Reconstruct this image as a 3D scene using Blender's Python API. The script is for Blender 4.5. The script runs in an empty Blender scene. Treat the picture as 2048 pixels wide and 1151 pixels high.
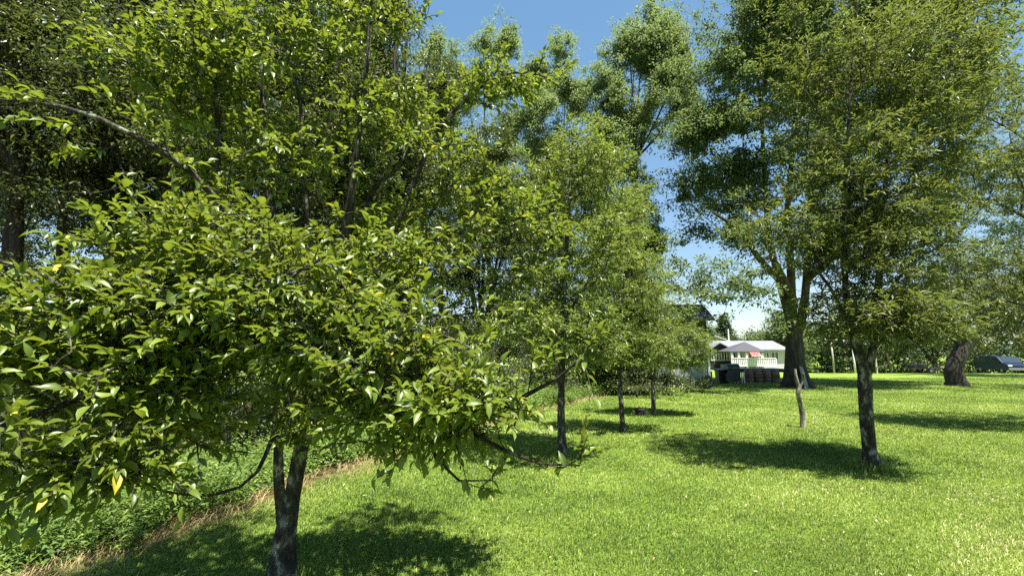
import bpy, math, random
import numpy as np
from mathutils import Vector, Matrix
S = bpy.context.scene
C = S.collection
rad = math.radians

# ------------------------------------------------------------------ camera
F = 870.0
TH = math.atan(124.5 / F)
EYE = 1.6
cd = bpy.data.cameras.new('camera'); cam = bpy.data.objects.new('camera', cd); C.objects.link(cam)
cd.sensor_width = 36; cd.lens = F / 2048 * 36; cd.clip_start = .05; cd.clip_end = 4000
cam.location = (0, 0, EYE); cam.rotation_euler = (math.pi / 2 + TH, 0, 0)
S.camera = cam

# ------------------------------------------------------------------ light
SUN = Vector((0.22, -0.27, 1.0)).normalized()
el = math.asin(SUN.z); az = math.atan2(SUN.x, SUN.y)
w = bpy.data.worlds.new("World"); S.world = w; w.use_nodes = True
nt = w.node_tree; nt.nodes.clear()
sky = nt.nodes.new('ShaderNodeTexSky'); sky.sky_type = 'NISHITA'; sky.sun_disc = False
sky.sun_elevation = el; sky.sun_rotation = az; sky.altitude = 300
sky.air_density = 1.0; sky.dust_density = 0.0; sky.ozone_density = 2.5
bg = nt.nodes.new('ShaderNodeBackground'); bg.inputs[1].default_value = .108
out = nt.nodes.new('ShaderNodeOutputWorld')
hsv = nt.nodes.new('ShaderNodeHueSaturation'); hsv.inputs['Saturation'].default_value = 1.25
nt.links.new(sky.outputs[0], hsv.inputs['Color']); gm_ = nt.nodes.new('ShaderNodeGamma'); gm_.inputs[1].default_value = .6
nt.links.new(hsv.outputs[0], gm_.inputs[0]); nt.links.new(gm_.outputs[0], bg.inputs[0]); nt.links.new(bg.outputs[0], out.inputs[0])
sl = bpy.data.lights.new('sun', 'SUN'); sl.energy = 5.0; sl.angle = rad(.53); sl.color = (1, .955, .87)
so = bpy.data.objects.new('sun', sl); C.objects.link(so)
so.rotation_euler = SUN.to_track_quat('Z', 'Y').to_euler(); so.location = (6, -14, 40)
S.view_settings.view_transform = 'Standard'; S.view_settings.look = 'None'
S.view_settings.exposure = 1.75; S.view_settings.gamma = 1
cy = S.cycles
cy.max_bounces = 4; cy.diffuse_bounces = 2; cy.glossy_bounces = 2; cy.transmission_bounces = 3
cy.transparent_max_bounces = 6; cy.use_denoising = False; cy.caustics_reflective = False; cy.caustics_refractive = False
cy.sample_clamp_indirect = 4


# ------------------------------------------------------------------ measuring
def at(px, py, Y):
    """Point at distance Y seen in the photograph at (px, py)."""
    u = (px - 1024) / F; v = (575.5 - py) / F
    d = (u, math.cos(TH) - v * math.sin(TH), math.sin(TH) + v * math.cos(TH))
    t = Y / d[1]
    return np.array((d[0] * t, Y, EYE + d[2] * t))

EY = [-6, 0, 3.48, 4.58, 5.66, 7.45, 12.36, 17.5, 21, 24, 60]
EX = [-7, -4.8, -3.3, -2.84, -2.55, -1.84, .5, 3.3, 6.6, 10.5, 14]

def edge(y): return np.interp(y, EY, EX)

def zf(x, y):
    x = np.asarray(x, float); y = np.asarray(y, float)
    z = -.014 * np.clip(y, -30, 60) - .004 * np.clip(y - 60, 0, 40)
    d = np.clip(edge(y) - x, 0, None)
    z = z - 1.1 * (1 - np.exp(-(d / 3.5) ** 1.5)) * np.clip(1.6 - y / 20, .25, 1)
    # the field on the right drops away behind its crest
    c = np.clip((y - 41) / 25, 0, 1) * np.clip((x - 24) / 8, 0, 1)
    z = z - 1.35 * c * c * (3 - 2 * c)
    z = z + .02 * np.sin(x * .9 + 1) * np.sin(y * .7) * np.clip(y / 6, 0, 1)
    return z

def P(x, y, up=0): return Vector((x, y, float(zf(x, y)) + up))


# ------------------------------------------------------------------ object helpers
def tag(o, label=None, cat=None, group=None, kind=None):
    if label: o['label'] = label
    if cat: o['category'] = cat
    if group: o['group'] = group
    if kind: o['kind'] = kind
    return o

def thing(name, label, cat, loc=(0, 0, 0), rz=0, group=None):
    o = bpy.data.objects.new(name, None); C.objects.link(o)
    o.location = loc; o.rotation_euler = (0, 0, rz); o.empty_display_size = .2
    return tag(o, label, cat, group)

def link(name, me, mat, parent=None, loc=None):
    me.materials.clear(); me.materials.append(mat)
    o = bpy.data.objects.new(name, me); C.objects.link(o)
    if parent is not None: o.parent = parent
    if loc is not None: o.location = loc
    return o

def np_mesh(name, V, faces, smooth=False, rnd=None):
    """V (n,3); faces: list of int arrays each (m,k)."""
    me = bpy.data.meshes.new(name)
    V = np.ascontiguousarray(V, np.float32)
    me.vertices.add(len(V)); me.vertices.foreach_set('co', V.ravel())
    li = np.concatenate([f.ravel() for f in faces]).astype(np.int32)
    tot = np.concatenate([np.full(len(f), f.shape[1], np.int32) for f in faces])
    st = np.concatenate([[0], np.cumsum(tot)[:-1]]).astype(np.int32)
    me.loops.add(len(li)); me.loops.foreach_set('vertex_index', li)
    me.polygons.add(len(tot)); me.polygons.foreach_set('loop_start', st)
    me.update(calc_edges=True)
    if smooth: me.polygons.foreach_set('use_smooth', np.ones(len(tot), bool))
    if rnd is not None:
        a = me.attributes.new('rnd', 'FLOAT', 'POINT'); a.data.foreach_set('value', np.ascontiguousarray(rnd, np.float32))
    me.validate()
    return me

class MB:
    """Collects boxes, bars, tubes and polygons into ONE mesh."""
    def __init__(s): s.v = []; s.f = []
    def add(s, vs, fs):
        n = len(s.v); s.v += [tuple(v) for v in vs]; s.f += [tuple(i + n for i in f) for f in fs]; return s
    def box(s, c, d, rz=0, taper=1):
        x, y, z = [a / 2 for a in d]; cc, ss = math.cos(rz), math.sin(rz); vs = []
        for k in (-1, 1):
            t = taper if k > 0 else 1
            for i, j in ((-1, -1), (1, -1), (1, 1), (-1, 1)):
                a, b = i * x * t, j * y * t
                vs.append((c[0] + a * cc - b * ss, c[1] + a * ss + b * cc, c[2] + k * z))
        return s.add(vs, [(3, 2, 1, 0), (4, 5, 6, 7), (0, 1, 5, 4), (1, 2, 6, 5), (2, 3, 7, 6), (3, 0, 4, 7)])
    def bar(s, a, b, w, d=None, up=(0, 0, 1)):
        a = Vector(a); b = Vector(b); d = d or w; t = (b - a).normalized(); u = Vector(up)
        if abs(t.dot(u)) > .95: u = Vector((0, 1, 0))
        r = t.cross(u).normalized(); u = r.cross(t)
        vs = [p + r * i * w / 2 + u * j * d / 2 for p in (a, b) for i, j in ((-1, -1), (1, -1), (1, 1), (-1, 1))]
        return s.add(vs, [(3, 2, 1, 0), (4, 5, 6, 7), (0, 1, 5, 4), (1, 2, 6, 5), (2, 3, 7, 6), (3, 0, 4, 7)])
    def lathe(s, c, prof, n=16, axis='z'):
        vs = []
        for r, z in prof:
            for k in range(n):
                a = 2 * math.pi * k / n
                p = (r * math.cos(a), r * math.sin(a), z)
                if axis == 'x': p = (p[2], p[0], p[1])
                if axis == 'y': p = (p[0], p[2], p[1])
                vs.append((c[0] + p[0], c[1] + p[1], c[2] + p[2]))
        fs = [(i * n + k, i * n + (k + 1) % n, (i + 1) * n + (k + 1) % n, (i + 1) * n + k) for i in range(len(prof) - 1) for k in range(n)]
        fs += [tuple(range(n))[::-1], tuple(range((len(prof) - 1) * n, len(prof) * n))]
        return s.add(vs, fs)
    def prism(s, pts, y0, y1):
        """polygon in x,z extruded along y"""
        n = len(pts)
        vs = [(x, y0, z) for x, z in pts] + [(x, y1, z) for x, z in pts]
        return s.add(vs, [tuple(range(n)), tuple(range(2 * n - 1, n - 1, -1))] + [(i, i + n, (i + 1) % n + n, (i + 1) % n) for i in range(n)])
    def build(s, name, mat, parent=None, bevel=0, smooth=False, loc=None):
        me = bpy.data.meshes.new(name); me.from_pydata(s.v, [], s.f); me.validate()
        if smooth: me.polygons.foreach_set('use_smooth', [True] * len(me.polygons))
        o = link(name, me, mat, parent, loc)
        if bevel:
            m = o.modifiers.new('b', 'BEVEL'); m.width = bevel; m.segments = 2; m.limit_method = 'ANGLE'
        return o


# ------------------------------------------------------------------ materials
def new_mat(name):
    m = bpy.data.materials.new(name); m.use_nodes = True
    n = m.node_tree; n.nodes.clear()
    return m, n, n.nodes.new('ShaderNodeOutputMaterial')

def N(n, t, **k):
    x = n.nodes.new(t)
    for a, b in k.items():
        if a.startswith('i_'): x.inputs[a[2:].replace('_', ' ')].default_value = b
        else: setattr(x, a, b)
    return x

def ramp(n, stops, src):
    r = N(n, 'ShaderNodeValToRGB'); e = r.color_ramp.elements
    while len(e) < len(stops): e.new(.5)
    for q, (p, c) in zip(e, stops): q.position = p; q.color = (*c, 1)
    n.links.new(src, r.inputs[0]); return r.outputs[0]

def leaf_mat(name, stops, trans=(.25, .42, .03), tmix=.42, rough=.38, spec=.5, nscale=1.5):
    m, n, o = new_mat(name)
    at_ = N(n, 'ShaderNodeAttribute', attribute_name='rnd')
    col = ramp(n, stops, at_.outputs['Fac'])
    tc = N(n, 'ShaderNodeTexCoord'); nz = N(n, 'ShaderNodeTexNoise', i_Scale=nscale, i_Detail=2.0)
    n.links.new(tc.outputs['Object'], nz.inputs['Vector'])
    mr = N(n, 'ShaderNodeMapRange'); mr.inputs[1].default_value = .3; mr.inputs[2].default_value = .7
    mr.inputs[3].default_value = .8; mr.inputs[4].default_value = 1.2
    n.links.new(nz.outputs[0], mr.inputs[0])
    hs = N(n, 'ShaderNodeHueSaturation'); n.links.new(col, hs.inputs['Color']); n.links.new(mr.outputs[0], hs.inputs['Value'])
    p = N(n, 'ShaderNodeBsdfPrincipled', i_Roughness=rough); p.inputs['Specular IOR Level'].default_value = spec
    n.links.new(hs.outputs[0], p.inputs['Base Color'])
    t = N(n, 'ShaderNodeBsdfTranslucent')
    mx = N(n, 'ShaderNodeMix', data_type='RGBA'); mx.inputs[0].default_value = .6
    n.links.new(hs.outputs[0], mx.inputs[6]); mx.inputs[7].default_value = (*trans, 1)
    n.links.new(mx.outputs[2], t.inputs[0])
    ms = N(n, 'ShaderNodeMixShader'); ms.inputs[0].default_value = tmix
    n.links.new(p.outputs[0], ms.inputs[1]); n.links.new(t.outputs[0], ms.inputs[2]); n.links.new(ms.outputs[0], o.inputs[0])
    return m

def noise_mat(name, stops, scale=3, stretch=(1, 1, 1), rough=.9, bump=.4, bscale=None, detail=6, spec=.3, dist=.02, metal=0):
    m, n, o = new_mat(name)
    tc = N(n, 'ShaderNodeTexCoord'); mp = N(n, 'ShaderNodeMapping'); mp.inputs['Scale'].default_value = stretch
    n.links.new(tc.outputs['Object'], mp.inputs[0])
    nz = N(n, 'ShaderNodeTexNoise', i_Scale=scale, i_Detail=float(detail), i_Roughness=.62)
    n.links.new(mp.outputs[0], nz.inputs['Vector'])
    col = ramp(n, stops, nz.outputs[0])
    p = N(n, 'ShaderNodeBsdfPrincipled', i_Roughness=rough); p.inputs['Specular IOR Level'].default_value = spec
    p.inputs['Metallic'].default_value = metal
    n.links.new(col, p.inputs['Base Color'])
    if bump:
        nb = N(n, 'ShaderNodeTexNoise', i_Scale=bscale or scale * 3, i_Detail=5.0, i_Roughness=.7)
        n.links.new(mp.outputs[0], nb.inputs['Vector'])
        b = N(n, 'ShaderNodeBump', i_Strength=bump, i_Distance=dist); n.links.new(nb.outputs[0], b.inputs['Height'])
        n.links.new(b.outputs[0], p.inputs['Normal'])
    n.links.new(p.outputs[0], o.inputs[0])
    return m

def plank_mat(name, c0, c1, freq=6, horiz=True, rough=.75):
    m, n, o = new_mat(name)
    tc = N(n, 'ShaderNodeTexCoord'); sx = N(n, 'ShaderNodeSeparateXYZ'); n.links.new(tc.outputs['Object'], sx.inputs[0])
    src = sx.outputs['Z'] if horiz else sx.outputs['X']
    mu = N(n, 'ShaderNodeMath', operation='MULTIPLY'); mu.inputs[1].default_value = freq; n.links.new(src, mu.inputs[0])
    fr = N(n, 'ShaderNodeMath', operation='FRACT'); n.links.new(mu.outputs[0], fr.inputs[0])
    nz = N(n, 'ShaderNodeTexNoise', i_Scale=3.0, i_Detail=6.0); n.links.new(tc.outputs['Object'], nz.inputs['Vector'])
    col = ramp(n, [(.3, c0), (.7, c1)], nz.outputs[0])
    p = N(n, 'ShaderNodeBsdfPrincipled', i_Roughness=rough); n.links.new(col, p.inputs['Base Color'])
    b = N(n, 'ShaderNodeBump', i_Strength=.8, i_Distance=.02); n.links.new(fr.outputs[0], b.inputs['Height']); n.links.new(b.outputs[0], p.inputs['Normal'])
    n.links.new(p.outputs[0], o.inputs[0]); return m

M = {}
M['leaf_pear'] = leaf_mat('leaf_pear', [(0, (0.0542, 0.0866, .012)), (.45, (0.1038, 0.1505, .02)), (.8, (0.1625, 0.2117, .03)), (.96, (0.2438, 0.2822, .05)), (1, (0.4514, 0.3951, .04))], trans=(0.325, 0.395, 0.030), tmix=.34, rough=.40, spec=.45, nscale=2)
M['leaf_plum'] = leaf_mat('leaf_plum', [(0, (0.0425, 0.0659, .015)), (.6, (0.0894, 0.1190, .026)), (.9, (0.1617, 0.1830, .05)), (1, (0.2979, 0.2196, .07))], trans=(0.230, 0.275, 0.035), tmix=.38, rough=.5, spec=.4)
M['leaf_apple'] = leaf_mat('leaf_apple', [(0, (0.0564, 0.0988, .018)), (.6, (0.1317, 0.1877, .032)), (.9, (0.2070, 0.2569, .055)), (1, (0.3199, 0.3359, .08))], trans=(0.301, 0.375, 0.040), tmix=.38, rough=.42, spec=.45)
M['leaf_maple'] = leaf_mat('leaf_maple', [(0, (0.0382, 0.0698, .022)), (.6, (0.0765, 0.1163, .034)), (1, (0.1445, 0.1953, .06))], trans=(0.238, 0.316, 0.070), tmix=.44, rough=.55, spec=.35, nscale=.35)
M['leaf_ash'] = leaf_mat('leaf_ash', [(0, (0.0792, 0.1261, .04)), (.6, (0.1496, 0.2037, .07)), (1, (0.2288, 0.2910, .12))], trans=(0.299, 0.388, 0.110), tmix=.46, rough=.55, spec=.35, nscale=.35)
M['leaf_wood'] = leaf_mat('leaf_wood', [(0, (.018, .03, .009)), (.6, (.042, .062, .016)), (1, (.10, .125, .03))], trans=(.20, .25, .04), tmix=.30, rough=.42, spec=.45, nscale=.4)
M['leaf_weed'] = leaf_mat('leaf_weed', [(0, (0.0480, 0.0880, .018)), (.5, (0.0960, 0.1672, .03)), (.85, (0.1760, 0.2552, .05)), (1, (0.3600, 0.3696, .07))], trans=(0.272, 0.370, 0.050), tmix=.36, rough=.5, spec=.35, nscale=1)
M['needle'] = leaf_mat('needle', [(0, (.02, .045, .02)), (.6, (.035, .07, .03)), (1, (.06, .10, .045))], trans=(.05, .1, .03), tmix=.12, rough=.6, spec=.3, nscale=.5)
M['grass'] = leaf_mat('grass', [(0, (.03, .065, .012)), (.32, (.11, .18, .028)), (.6, (.205, .285, .045)), (.8, (.28, .345, .07)), (.93, (.36, .40, .12)), (1, (.56, .50, .26))], trans=(.36, .44, .07), tmix=.34, rough=.5, spec=.25, nscale=.9)
M['dry'] = leaf_mat('dry', [(0, (.20, .13, .05)), (.4, (.36, .27, .12)), (.8, (.48, .38, .20)), (1, (.20, .26, .05))], trans=(.4, .33, .14), tmix=.3, rough=.7, spec=.2)
BARK = [(.3, (.018, .014, .010)), (.48, (.06, .05, .038)), (.62, (.12, .105, .08)), (.72, (.26, .27, .22))]
M['bark'] = noise_mat('bark', [(.34, (.012, .010, .008)), (.5, (.05, .042, .032)), (.57, (.12, .11, .085)), (.60, (.24, .25, .20)), (.75, (.34, .34, .28))], scale=15, stretch=(1, 1, .5), bump=1, bscale=30, dist=.05)
M['bark_light'] = noise_mat('bark_light', [(.3, (.03, .026, .02)), (.5, (.085, .075, .06)), (.7, (.22, .20, .165))], scale=5, stretch=(1.5, 1.5, .3), bump=1, bscale=12, dist=.06)
M['bark_dark'] = noise_mat('bark_dark', [(.3, (.02, .016, .012)), (.55, (.055, .045, .035)), (.75, (.11, .10, .08))], scale=5, stretch=(1.5, 1.5, .3), bump=1, bscale=14, dist=.05)
M['deadwood'] = noise_mat('deadwood', [(.35, (.035, .03, .024)), (.5, (.13, .115, .09)), (.6, (.30, .27, .22))], scale=14, stretch=(1, 1, .3), bump=.9, bscale=24, dist=.02)


def ground_mat():
    m, n, o = new_mat('turf')
    tc = N(n, 'ShaderNodeTexCoord')
    n1 = N(n, 'ShaderNodeTexNoise', i_Scale=.45, i_Detail=5.0, i_Roughness=.6); n.links.new(tc.outputs['Object'], n1.inputs['Vector'])
    c1 = ramp(n, [(.32, (.135, .22, .028)), (.5, (.19, .29, .038)), (.64, (.26, .33, .062)), (.75, (.33, .34, .11))], n1.outputs[0])
    n2 = N(n, 'ShaderNodeTexNoise', i_Scale=22.0, i_Detail=6.0, i_Roughness=.8); n.links.new(tc.outputs['Object'], n2.inputs['Vector'])
    mr = N(n, 'ShaderNodeMapRange'); mr.inputs[1].default_value = .32; mr.inputs[2].default_value = .66; mr.inputs[3].default_value = .25; mr.inputs[4].default_value = 1.15
    n.links.new(n2.outputs[0], mr.inputs[0])
    hs = N(n, 'ShaderNodeHueSaturation'); n.links.new(c1, hs.inputs['Color']); n.links.new(mr.outputs[0], hs.inputs['Value'])
    # bare leaf litter under the trees beyond the lawn's edge
    ms = N(n, 'ShaderNodeAttribute', attribute_name='litter')
    n3 = N(n, 'ShaderNodeTexNoise', i_Scale=9.0, i_Detail=7.0, i_Roughness=.75); n.links.new(tc.outputs['Object'], n3.inputs['Vector'])
    c3 = ramp(n, [(.3, (.03, .035, .012)), (.5, (.075, .07, .03)), (.62, (.16, .125, .06)), (.75, (.28, .22, .12))], n3.outputs[0])
    mx = N(n, 'ShaderNodeMix', data_type='RGBA'); n.links.new(ms.outputs['Fac'], mx.inputs[0]); n.links.new(hs.outputs[0], mx.inputs[6]); n.links.new(c3, mx.inputs[7])
    p = N(n, 'ShaderNodeBsdfPrincipled', i_Roughness=.9); p.inputs['Specular IOR Level'].default_value = .1
    n.links.new(mx.outputs[2], p.inputs['Base Color'])
    b = N(n, 'ShaderNodeBump', i_Strength=.9, i_Distance=.05); n.links.new(n2.outputs[0], b.inputs['Height']); n.links.new(b.outputs[0], p.inputs['Normal'])
    n.links.new(p.outputs[0], o.inputs[0]); return m


# ------------------------------------------------------------------ ground
def axis(lo, hi, fine_lo, fine_hi, st):
    a = list(np.arange(fine_lo, fine_hi, st)); x = fine_lo; s = st; left = []
    while x > lo: s *= 1.25; x -= s; left.append(x)
    x = a[-1]; s = st; r = []
    while x < hi: s *= 1.25; x += s; r.append(x)
    return np.array(left[::-1] + a + r)

gx = axis(-900, 900, -12, 30, .4); gy = axis(-60, 1500, -4, 60, .4)
X, Y = np.meshgrid(gx, gy); V = np.stack([X, Y, zf(X, Y)], -1).reshape(-1, 3)
nx, ny = len(gx), len(gy)
i = np.arange(nx * ny).reshape(ny, nx)
Q = np.stack([i[:-1, :-1], i[:-1, 1:], i[1:, 1:], i[1:, :-1]], -1).reshape(-1, 4)
gm = np_mesh('ground', V, [Q], smooth=True)
lit = np.clip((edge(V[:, 1]) - V[:, 0] + .25) / .5, 0, 1) * (V[:, 1] < 30)
a = gm.attributes.new('litter', 'FLOAT', 'POINT'); a.data.foreach_set('value', lit.astype(np.float32))
tag(link('ground', gm, ground_mat()), kind='structure')


# ------------------------------------------------------------------ leaves
def nrm(a): return a / np.maximum(np.linalg.norm(a, axis=-1, keepdims=True), 1e-9)

def T_hi():
    # folded along the midrib, arched downwards, with a stalk
    rows = [(-.28, .012, .0), (0, .03, .0), (.16, .27, .0), (.42, .40, .0), (.70, .29, .0), (.90, .10, .0)]
    V = []; Fq = []; Ft = []
    def z(t): return .10 * t - .34 * max(t, 0) ** 2
    for t, wd, _ in rows:
        zz = z(t)
        V += [(t, -wd, zz + wd * .36), (t, 0, zz), (t, wd, zz + wd * .36)]
    V.append((1.04, 0, z(1.04)))
    for r in range(len(rows) - 1):
        a = r * 3
        Fq += [(a, a + 3, a + 4, a + 1), (a + 1, a + 4, a + 5, a + 2)]
    a = (len(rows) - 1) * 3; Ft = [(a, a + 18 - a, a + 1)] if False else [(a, len(V) - 1, a + 1), (a + 1, len(V) - 1, a + 2)]
    return np.array(V), np.array(Fq), np.array(Ft)

def T_mid():
    V = np.array([(0, 0, 0), (.42, -.36, .06), (.45, 0, -.06), (.42, .36, .06), (1, 0, -.26)])
    return V, None, np.array([(0, 1, 2), (0, 2, 3), (1, 4, 2), (2, 4, 3)])

def T_lo():
    V = np.array([(0, 0, 0), (.45, -.42, .08), (1, 0, -.1), (.45, .42, .08)])
    return V, None, np.array([(0, 1, 2), (0, 2, 3)])

def leaves_mesh(name, pos, d, up, ln, wd, T, rnd, smooth=True):
    """pos,d,up (n,3); ln,wd (n,)."""
    V0, Fq, Ft = T
    d = nrm(d); s = nrm(np.cross(up, d)); u = np.cross(d, s)
    n = len(pos); k = len(V0)
    V = (pos[:, None] + d[:, None] * (V0[None, :, 0, None] * ln[:, None, None]) + s[:, None] * (V0[None, :, 1, None] * wd[:, None, None])
         + u[:, None] * (V0[None, :, 2, None] * ln[:, None, None]))
    off = (np.arange(n) * k)[:, None, None]
    fs = []
    if Fq is not None: fs.append((Fq[None] + off).reshape(-1, 4))
    fs.append((Ft[None] + off).reshape(-1, 3))
    return np_mesh(name, V.reshape(-1, 3), fs, smooth, np.repeat(rnd, k))


# ------------------------------------------------------------------ branches
def catmull(Pn, Rn, sub):
    if len(Pn) < 3 or sub < 2: return Pn, Rn
    Q = np.vstack([2 * Pn[0] - Pn[1], Pn, 2 * Pn[-1] - Pn[-2]]); o = []; r = []
    for i in range(1, len(Q) - 2):
        for j in range(sub):
            t = j / sub
            o.append(.5 * ((2 * Q[i]) + (-Q[i - 1] + Q[i + 1]) * t + (2 * Q[i - 1] - 5 * Q[i] + 4 * Q[i + 1] - Q[i + 2]) * t * t + (-Q[i - 1] + 3 * Q[i] - 3 * Q[i + 1] + Q[i + 2]) * t ** 3))
            r.append(Rn[i - 1] * (1 - t) + Rn[i] * t)
    o.append(Pn[-1]); r.append(Rn[-1])
    return np.array(o), np.array(r)

def tubes(name, chains, rng, lump=.0, origin=(0, 0, 0)):
    VV = []; FQ = []; nv = 0
    origin = np.array(origin)
    for Pn, Rn in chains:
        kp = np.r_[True, np.linalg.norm(np.diff(Pn, axis=0), axis=1) > 1e-4]; Pn = Pn[kp]; Rn = Rn[kp]; m = len(Pn)
        if m < 2: continue
        r0 = max(Rn); ns = 14 if r0 > .12 else 10 if r0 > .05 else 6 if r0 > .015 else 4
        tg = nrm(np.gradient(Pn, axis=0))
        u = np.cross(tg[0], (0.3, 1, .2)); u /= np.linalg.norm(u)
        a = np.arange(ns) * 2 * np.pi / ns; ph = rng.random() * 6
        rings = []
        for i in range(m):
            u = u - tg[i] * u.dot(tg[i]); u /= np.linalg.norm(u); v = np.cross(tg[i], u)
            rr = Rn[i] * np.ones(ns)
            if lump and r0 > .03:
                rr = rr * (1 + lump * np.sin(3 * a + ph + i * .35) + lump * .6 * rng.uniform(-1, 1, ns))
            rings.append(Pn[i] + rr[:, None] * (np.cos(a)[:, None] * u + np.sin(a)[:, None] * v))
        R = np.vstack(rings); VV.append(R - origin)
        b = nv + np.arange(m - 1)[:, None] * ns; k = np.arange(ns)[None]; k2 = (k + 1) % ns
        FQ.append(np.stack([b + k, b + k2, b + ns + k2, b + ns + k], -1).reshape(-1, 4))
        nv += m * ns
    return np_mesh(name, np.vstack(VV), [np.vstack(FQ)], True)

def resample(line, st):
    L = np.array(line, float); d = np.r_[0, np.cumsum(np.linalg.norm(np.diff(L[:, :3], axis=0), axis=1))]
    # smooth first
    Pn, Rn = catmull(L[:, :3], L[:, 3], 6)
    d = np.r_[0, np.cumsum(np.linalg.norm(np.diff(Pn, axis=0), axis=1))]
    n = max(2, int(d[-1] / st) + 1); t = np.linspace(0, d[-1], n)
    return np.c_[np.interp(t, d, Pn[:, 0]), np.interp(t, d, Pn[:, 1]), np.interp(t, d, Pn[:, 2]), np.interp(t, d, Rn)]

def skeleton(rng, lines, tips, st=.2, k=.3, rtip=.003, jit=.08, expo=2.4, seg=None):
    """lines: hand placed limbs (first = trunk). tips: points every one of which is reached by a twig.
    Returns nodes, radius, parents, index of each tip's node, chains for the trunk lines and for the rest."""
    pos = []; par = []; rfix = []; plen = []; trunk_ch = []
    for li, L in enumerate(lines):
        R = resample(L, st)
        if li == 0: p = -1
        else:
            A = np.array(pos); p = int(np.argmin(np.linalg.norm(A - R[0, :3], axis=1)))
        ch = [] if p < 0 else [p]
        for q in R:
            pos.append(q[:3]); par.append(p); rfix.append(q[3])
            plen.append(0 if p < 0 else plen[p] + float(np.linalg.norm(q[:3] - pos[p])))
            p = len(pos) - 1; ch.append(p)
        trunk_ch.append(ch)
    nfix = len(pos)
    tips = np.array(tips); A = np.array(pos)
    dmin = np.array([np.min(np.linalg.norm(A - t, axis=1)) for t in tips]); order = np.argsort(dmin)
    cap = nfix + len(tips) * 8; AP = np.zeros((cap, 3)); AL = np.zeros(cap); AP[:nfix] = A; AL[:nfix] = plen; n = nfix
    tipn = np.zeros(len(tips), int); seg = seg or st * 1.5
    for ti in order:
        t = tips[ti]; D = np.linalg.norm(AP[:n] - t, axis=1)
        c = int(np.argmin(D + k * AL[:n])); L = D[c]
        m = min(7, max(1, int(L / seg))); p = c
        a = AP[c].copy(); bow = rng.normal(0, jit * L, 3); bow[2] += -.06 * L
        for j in range(1, m + 1):
            f = j / m; q = a * (1 - f) + t * f + bow * (f * (1 - f) * 2) + (rng.normal(0, jit * seg * .6, 3) if j < m else 0)
            AP[n] = q; AL[n] = AL[p] + np.linalg.norm(q - AP[p]); par.append(p); rfix.append(0); p = n; n += 1
        tipn[ti] = p
    AP = AP[:n]; rad_ = np.zeros(n); acc = np.zeros(n); par = np.array(par)
    for i in range(n - 1, -1, -1):
        own = max(rtip ** expo, acc[i]); r = own ** (1 / expo)
        if rfix[i] > 0: rad_[i] = rfix[i]
        else: rad_[i] = r
        if par[i] >= 0 and i >= nfix: acc[par[i]] += own
    for i in range(nfix, n): rad_[i] = min(rad_[i], rad_[par[i]] * .8 if par[i] < nfix else rad_[par[i]])
    kids = [[] for _ in range(n)]
    for i in range(nfix, n): kids[par[i]].append(i)
    br = []; stack = [(par[i], i) for i in range(nfix, n) if par[i] < nfix]
    while stack:
        p, i = stack.pop(); ch = [p, i]
        while kids[i]:
            ks = sorted(kids[i], key=lambda q: -rad_[q]); stack += [(i, q) for q in ks[1:]]; i = ks[0]; ch.append(i)
        br.append(ch)
    def geo(ch, sub, fixed):
        Pn = AP[ch]; Rn = rad_[ch].copy()
        if ch[0] != 0 or not fixed: Rn[0] = Rn[1]
        return catmull(Pn, Rn, sub)
    tr = [geo(c, 1, True) for c in trunk_ch]
    bb = [geo(c, 2, False) for c in br]
    return AP, rad_, par, tipn, tr, bb

def void(p, sc, thr, seed=1, zf_=2.2):
    r = np.random.default_rng(seed); v = np.zeros(len(p)); q = p * np.array((1, 1, zf_)) / sc
    for j in range(9):
        d = nrm(r.normal(size=3)); v += np.sin(q @ d * r.uniform(2.2, 6) + r.random() * 6.28)
    return v / 2.1 > thr

def blob_pts(rng, blobs):
    o = []
    for c, r, n in blobs:
        v = nrm(rng.normal(size=(n, 3))) * (rng.random((n, 1)) ** .38); o.append(np.array(c) + v * np.array(r))
    return np.vstack(o)

def shoots(rng, tips, par_pos, n_sh, ln_sh, n_leaf, up=.25, spread=.9):
    """Each tip carries n_sh shoots; leaves spiral along them. Returns leaf pos, dir, up and the shoot chains."""
    Pp = []; Dd = []; Uu = []; ch = []
    for t, pp in zip(tips, par_pos):
        base = t - pp; base = base / (np.linalg.norm(base) + 1e-6)
        for s in range(n_sh):
            d = base * (1 if s == 0 else .5) + rng.normal(0, spread * .5, 3); d[2] = d[2] * .7 + up; d /= np.linalg.norm(d)
            L = ln_sh * rng.uniform(.5, 1.3); k = max(3, int(n_leaf * rng.uniform(.6, 1.3)))
            e = t + d * L; e[2] -= L * .12; mid = (t + e) / 2 + np.array((0, 0, L * .04)); ch.append((np.array([t, mid, e]), np.array([.0032, .0024, .0014])))
            side = np.cross(d, (0, 0, 1)); side /= np.linalg.norm(side) + 1e-6; v = np.cross(side, d); a0 = rng.random() * 6
            for j in range(k):
                f = (j + .5) / k; a = a0 + j * 2.4; q = t * (1 - f) + e * f
                o = side * math.cos(a) + v * math.sin(a) * .7
                dd = o + d * (.35 + f * 1.0) + rng.normal(0, .25, 3); dd[2] -= .12
                Pp.append(q); Dd.append(dd); Uu.append(np.array((0, 0, 1.)) + o * .25 + rng.normal(0, .38, 3))
    return np.array(Pp), np.array(Dd), np.array(Uu), ch

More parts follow.
